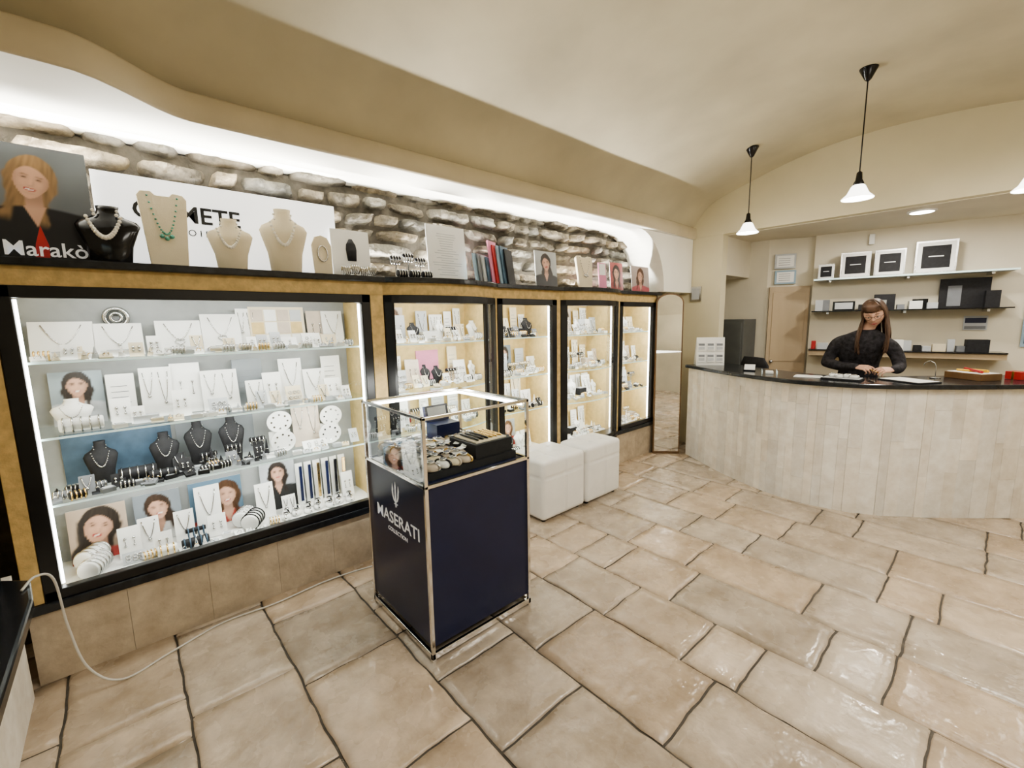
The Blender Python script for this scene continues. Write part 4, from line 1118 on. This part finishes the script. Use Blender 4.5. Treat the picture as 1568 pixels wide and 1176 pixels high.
def hand(name,wrist,dirv,up,side,curl):
    b=B(name)
    wv=Vector(wrist);d=Vector(dirv).normalized();u=Vector(up);u=(u-d*u.dot(d)).normalized();s_=d.cross(u)*side
    b.M=Matrix(((d.x,s_.x,u.x,wv.x),(d.y,s_.y,u.y,wv.y),(d.z,s_.z,u.z,wv.z),(0,0,0,1)))
    b.rings([[(x,yo+w*math.cos(2*math.pi*i/16),t*math.sin(2*math.pi*i/16)) for i in range(16)] for x,w,t,yo in((-.035,.019,.016,0),(0,.023,.016,0),(.03,.032,.015,.0),(.06,.037,.013,.0),(.082,.036,.010,0))],m_skin)
    for yo,L1,r0 in((.028,.070,.0080),(.010,.078,.0084),(-.009,.073,.0080),(-.027,.058,.0070)):
        l=[L1*.45,L1*.32,L1*.27];p=Vector((.075,yo,0));P=[Vector((.05,yo*.9,0)),p.copy()];a=0
        for k_,li in enumerate(l):
            a+=math.radians(curl*(.7+.25*k_)*(1+.6*abs(yo-.03)/.05));p=p+Vector((math.cos(a)*li,yo*.10,-math.sin(a)*li));P.append(p.copy())
        b.tube(P,[r0,r0*1.08,r0,r0*.92,r0*.72],m_skin,8);b.ball(P[-1],r0*.72,m_skin,8,6)
    P=[Vector((.012,.018,-.004)),Vector((.036,.042,-.016)),Vector((.062,.050,-.032)),Vector((.084,.042,-.044))]
    b.tube(P,[.013,.011,.0095,.007],m_skin,8);b.ball(P[-1],.007,m_skin,8,6)
    o=b.done(W)
    md=o.modifiers.new("r","REMESH");md.mode='VOXEL';md.voxel_size=.0026;md.use_smooth_shade=True
    md=o.modifiers.new("s","SMOOTH");md.iterations=3;md.factor=.5
hand("hand_left",(4.735,.85,1.105),(-.45,-.85,.0),(-.45,.25,.85),-1,30)
hand("hand_right",(4.715,.605,1.10),(-.62,.55,.0),(-.45,-.25,.85),1,30)
b=B("held_bracelet");b.tube([(4.655+.02*math.cos(a*math.pi/8),.71+.03*math.sin(a*math.pi/8),1.085+.012*math.sin(a*math.pi/8)) for a in range(16)],.003,m_goldm,6,closed=True);b.done(W)

# ---------------------------------------------------------------- lights
area("ledge_uplight",(1.85,2.872,1.862),5.0,95,(208,0,0),(1,.985,.93),sy=.02,spread=125)
area("soffit_fill",(.20,2.84,2.275),1.7,16,(208,0,0),(1,.985,.93),sy=.02)  # unseen light added to whiten the soffit above sign and poster
area("room_fill",(1.0,-.5,2.75),1.1,38,(0,0,0),(1,.96,.89))  # unseen soft light, added for the room's general brightness
area("room_fill",(3.0,-.6,2.75),1.0,42,(0,0,0),(1,.96,.89))  # second unseen soft light, added like the one before
area("ceiling_fill",(1.6,-1.2,1.0),1.2,14,(180,0,0),(1,.97,.9))  # added upward fill for the vault; no fitting stands here
area("alcove_fill",(5.75,-.9,2.40),.8,16,(0,0,0),(1,.96,.89))  # extra fill added out of view, besides the recessed downlight
w=bpy.data.worlds.new("w");scene.world=w;w.use_nodes=True
nt=w.node_tree;sk=nt.nodes.new("ShaderNodeTexSky");sk.sky_type='NISHITA';sk.sun_disc=False;sk.sun_elevation=math.radians(40)
nt.links.new(sk.outputs[0],nt.nodes["Background"].inputs[0]);nt.nodes["Background"].inputs[1].default_value=.25

# ---------------------------------------------------------------- camera
yaw,pitch,roll_=math.radians(48.45),math.radians(-8.2),math.radians(-.97)
fw=Vector((math.cos(yaw)*math.cos(pitch),math.sin(yaw)*math.cos(pitch),math.sin(pitch)))
r0=Vector((math.sin(yaw),-math.cos(yaw),0));u0=r0.cross(fw)
r_=r0*math.cos(roll_)+u0*math.sin(roll_);u_=-r0*math.sin(roll_)+u0*math.cos(roll_)
cam=bpy.data.cameras.new("camera");cam.sensor_width=36;cam.lens=673/1568*36;cam.clip_start=.05
co=bpy.data.objects.new("camera",cam);COL.objects.link(co)
co.matrix_world=Matrix(((r_.x,u_.x,-fw.x,0),(r_.y,u_.y,-fw.y,0),(r_.z,u_.z,-fw.z,1.55),(0,0,0,1)))
scene.camera=co
scene.cycles.transparent_max_bounces=24
scene.view_settings.view_transform='AgX'
scene.view_settings.look='AgX - Medium High Contrast'
scene.view_settings.exposure=.0
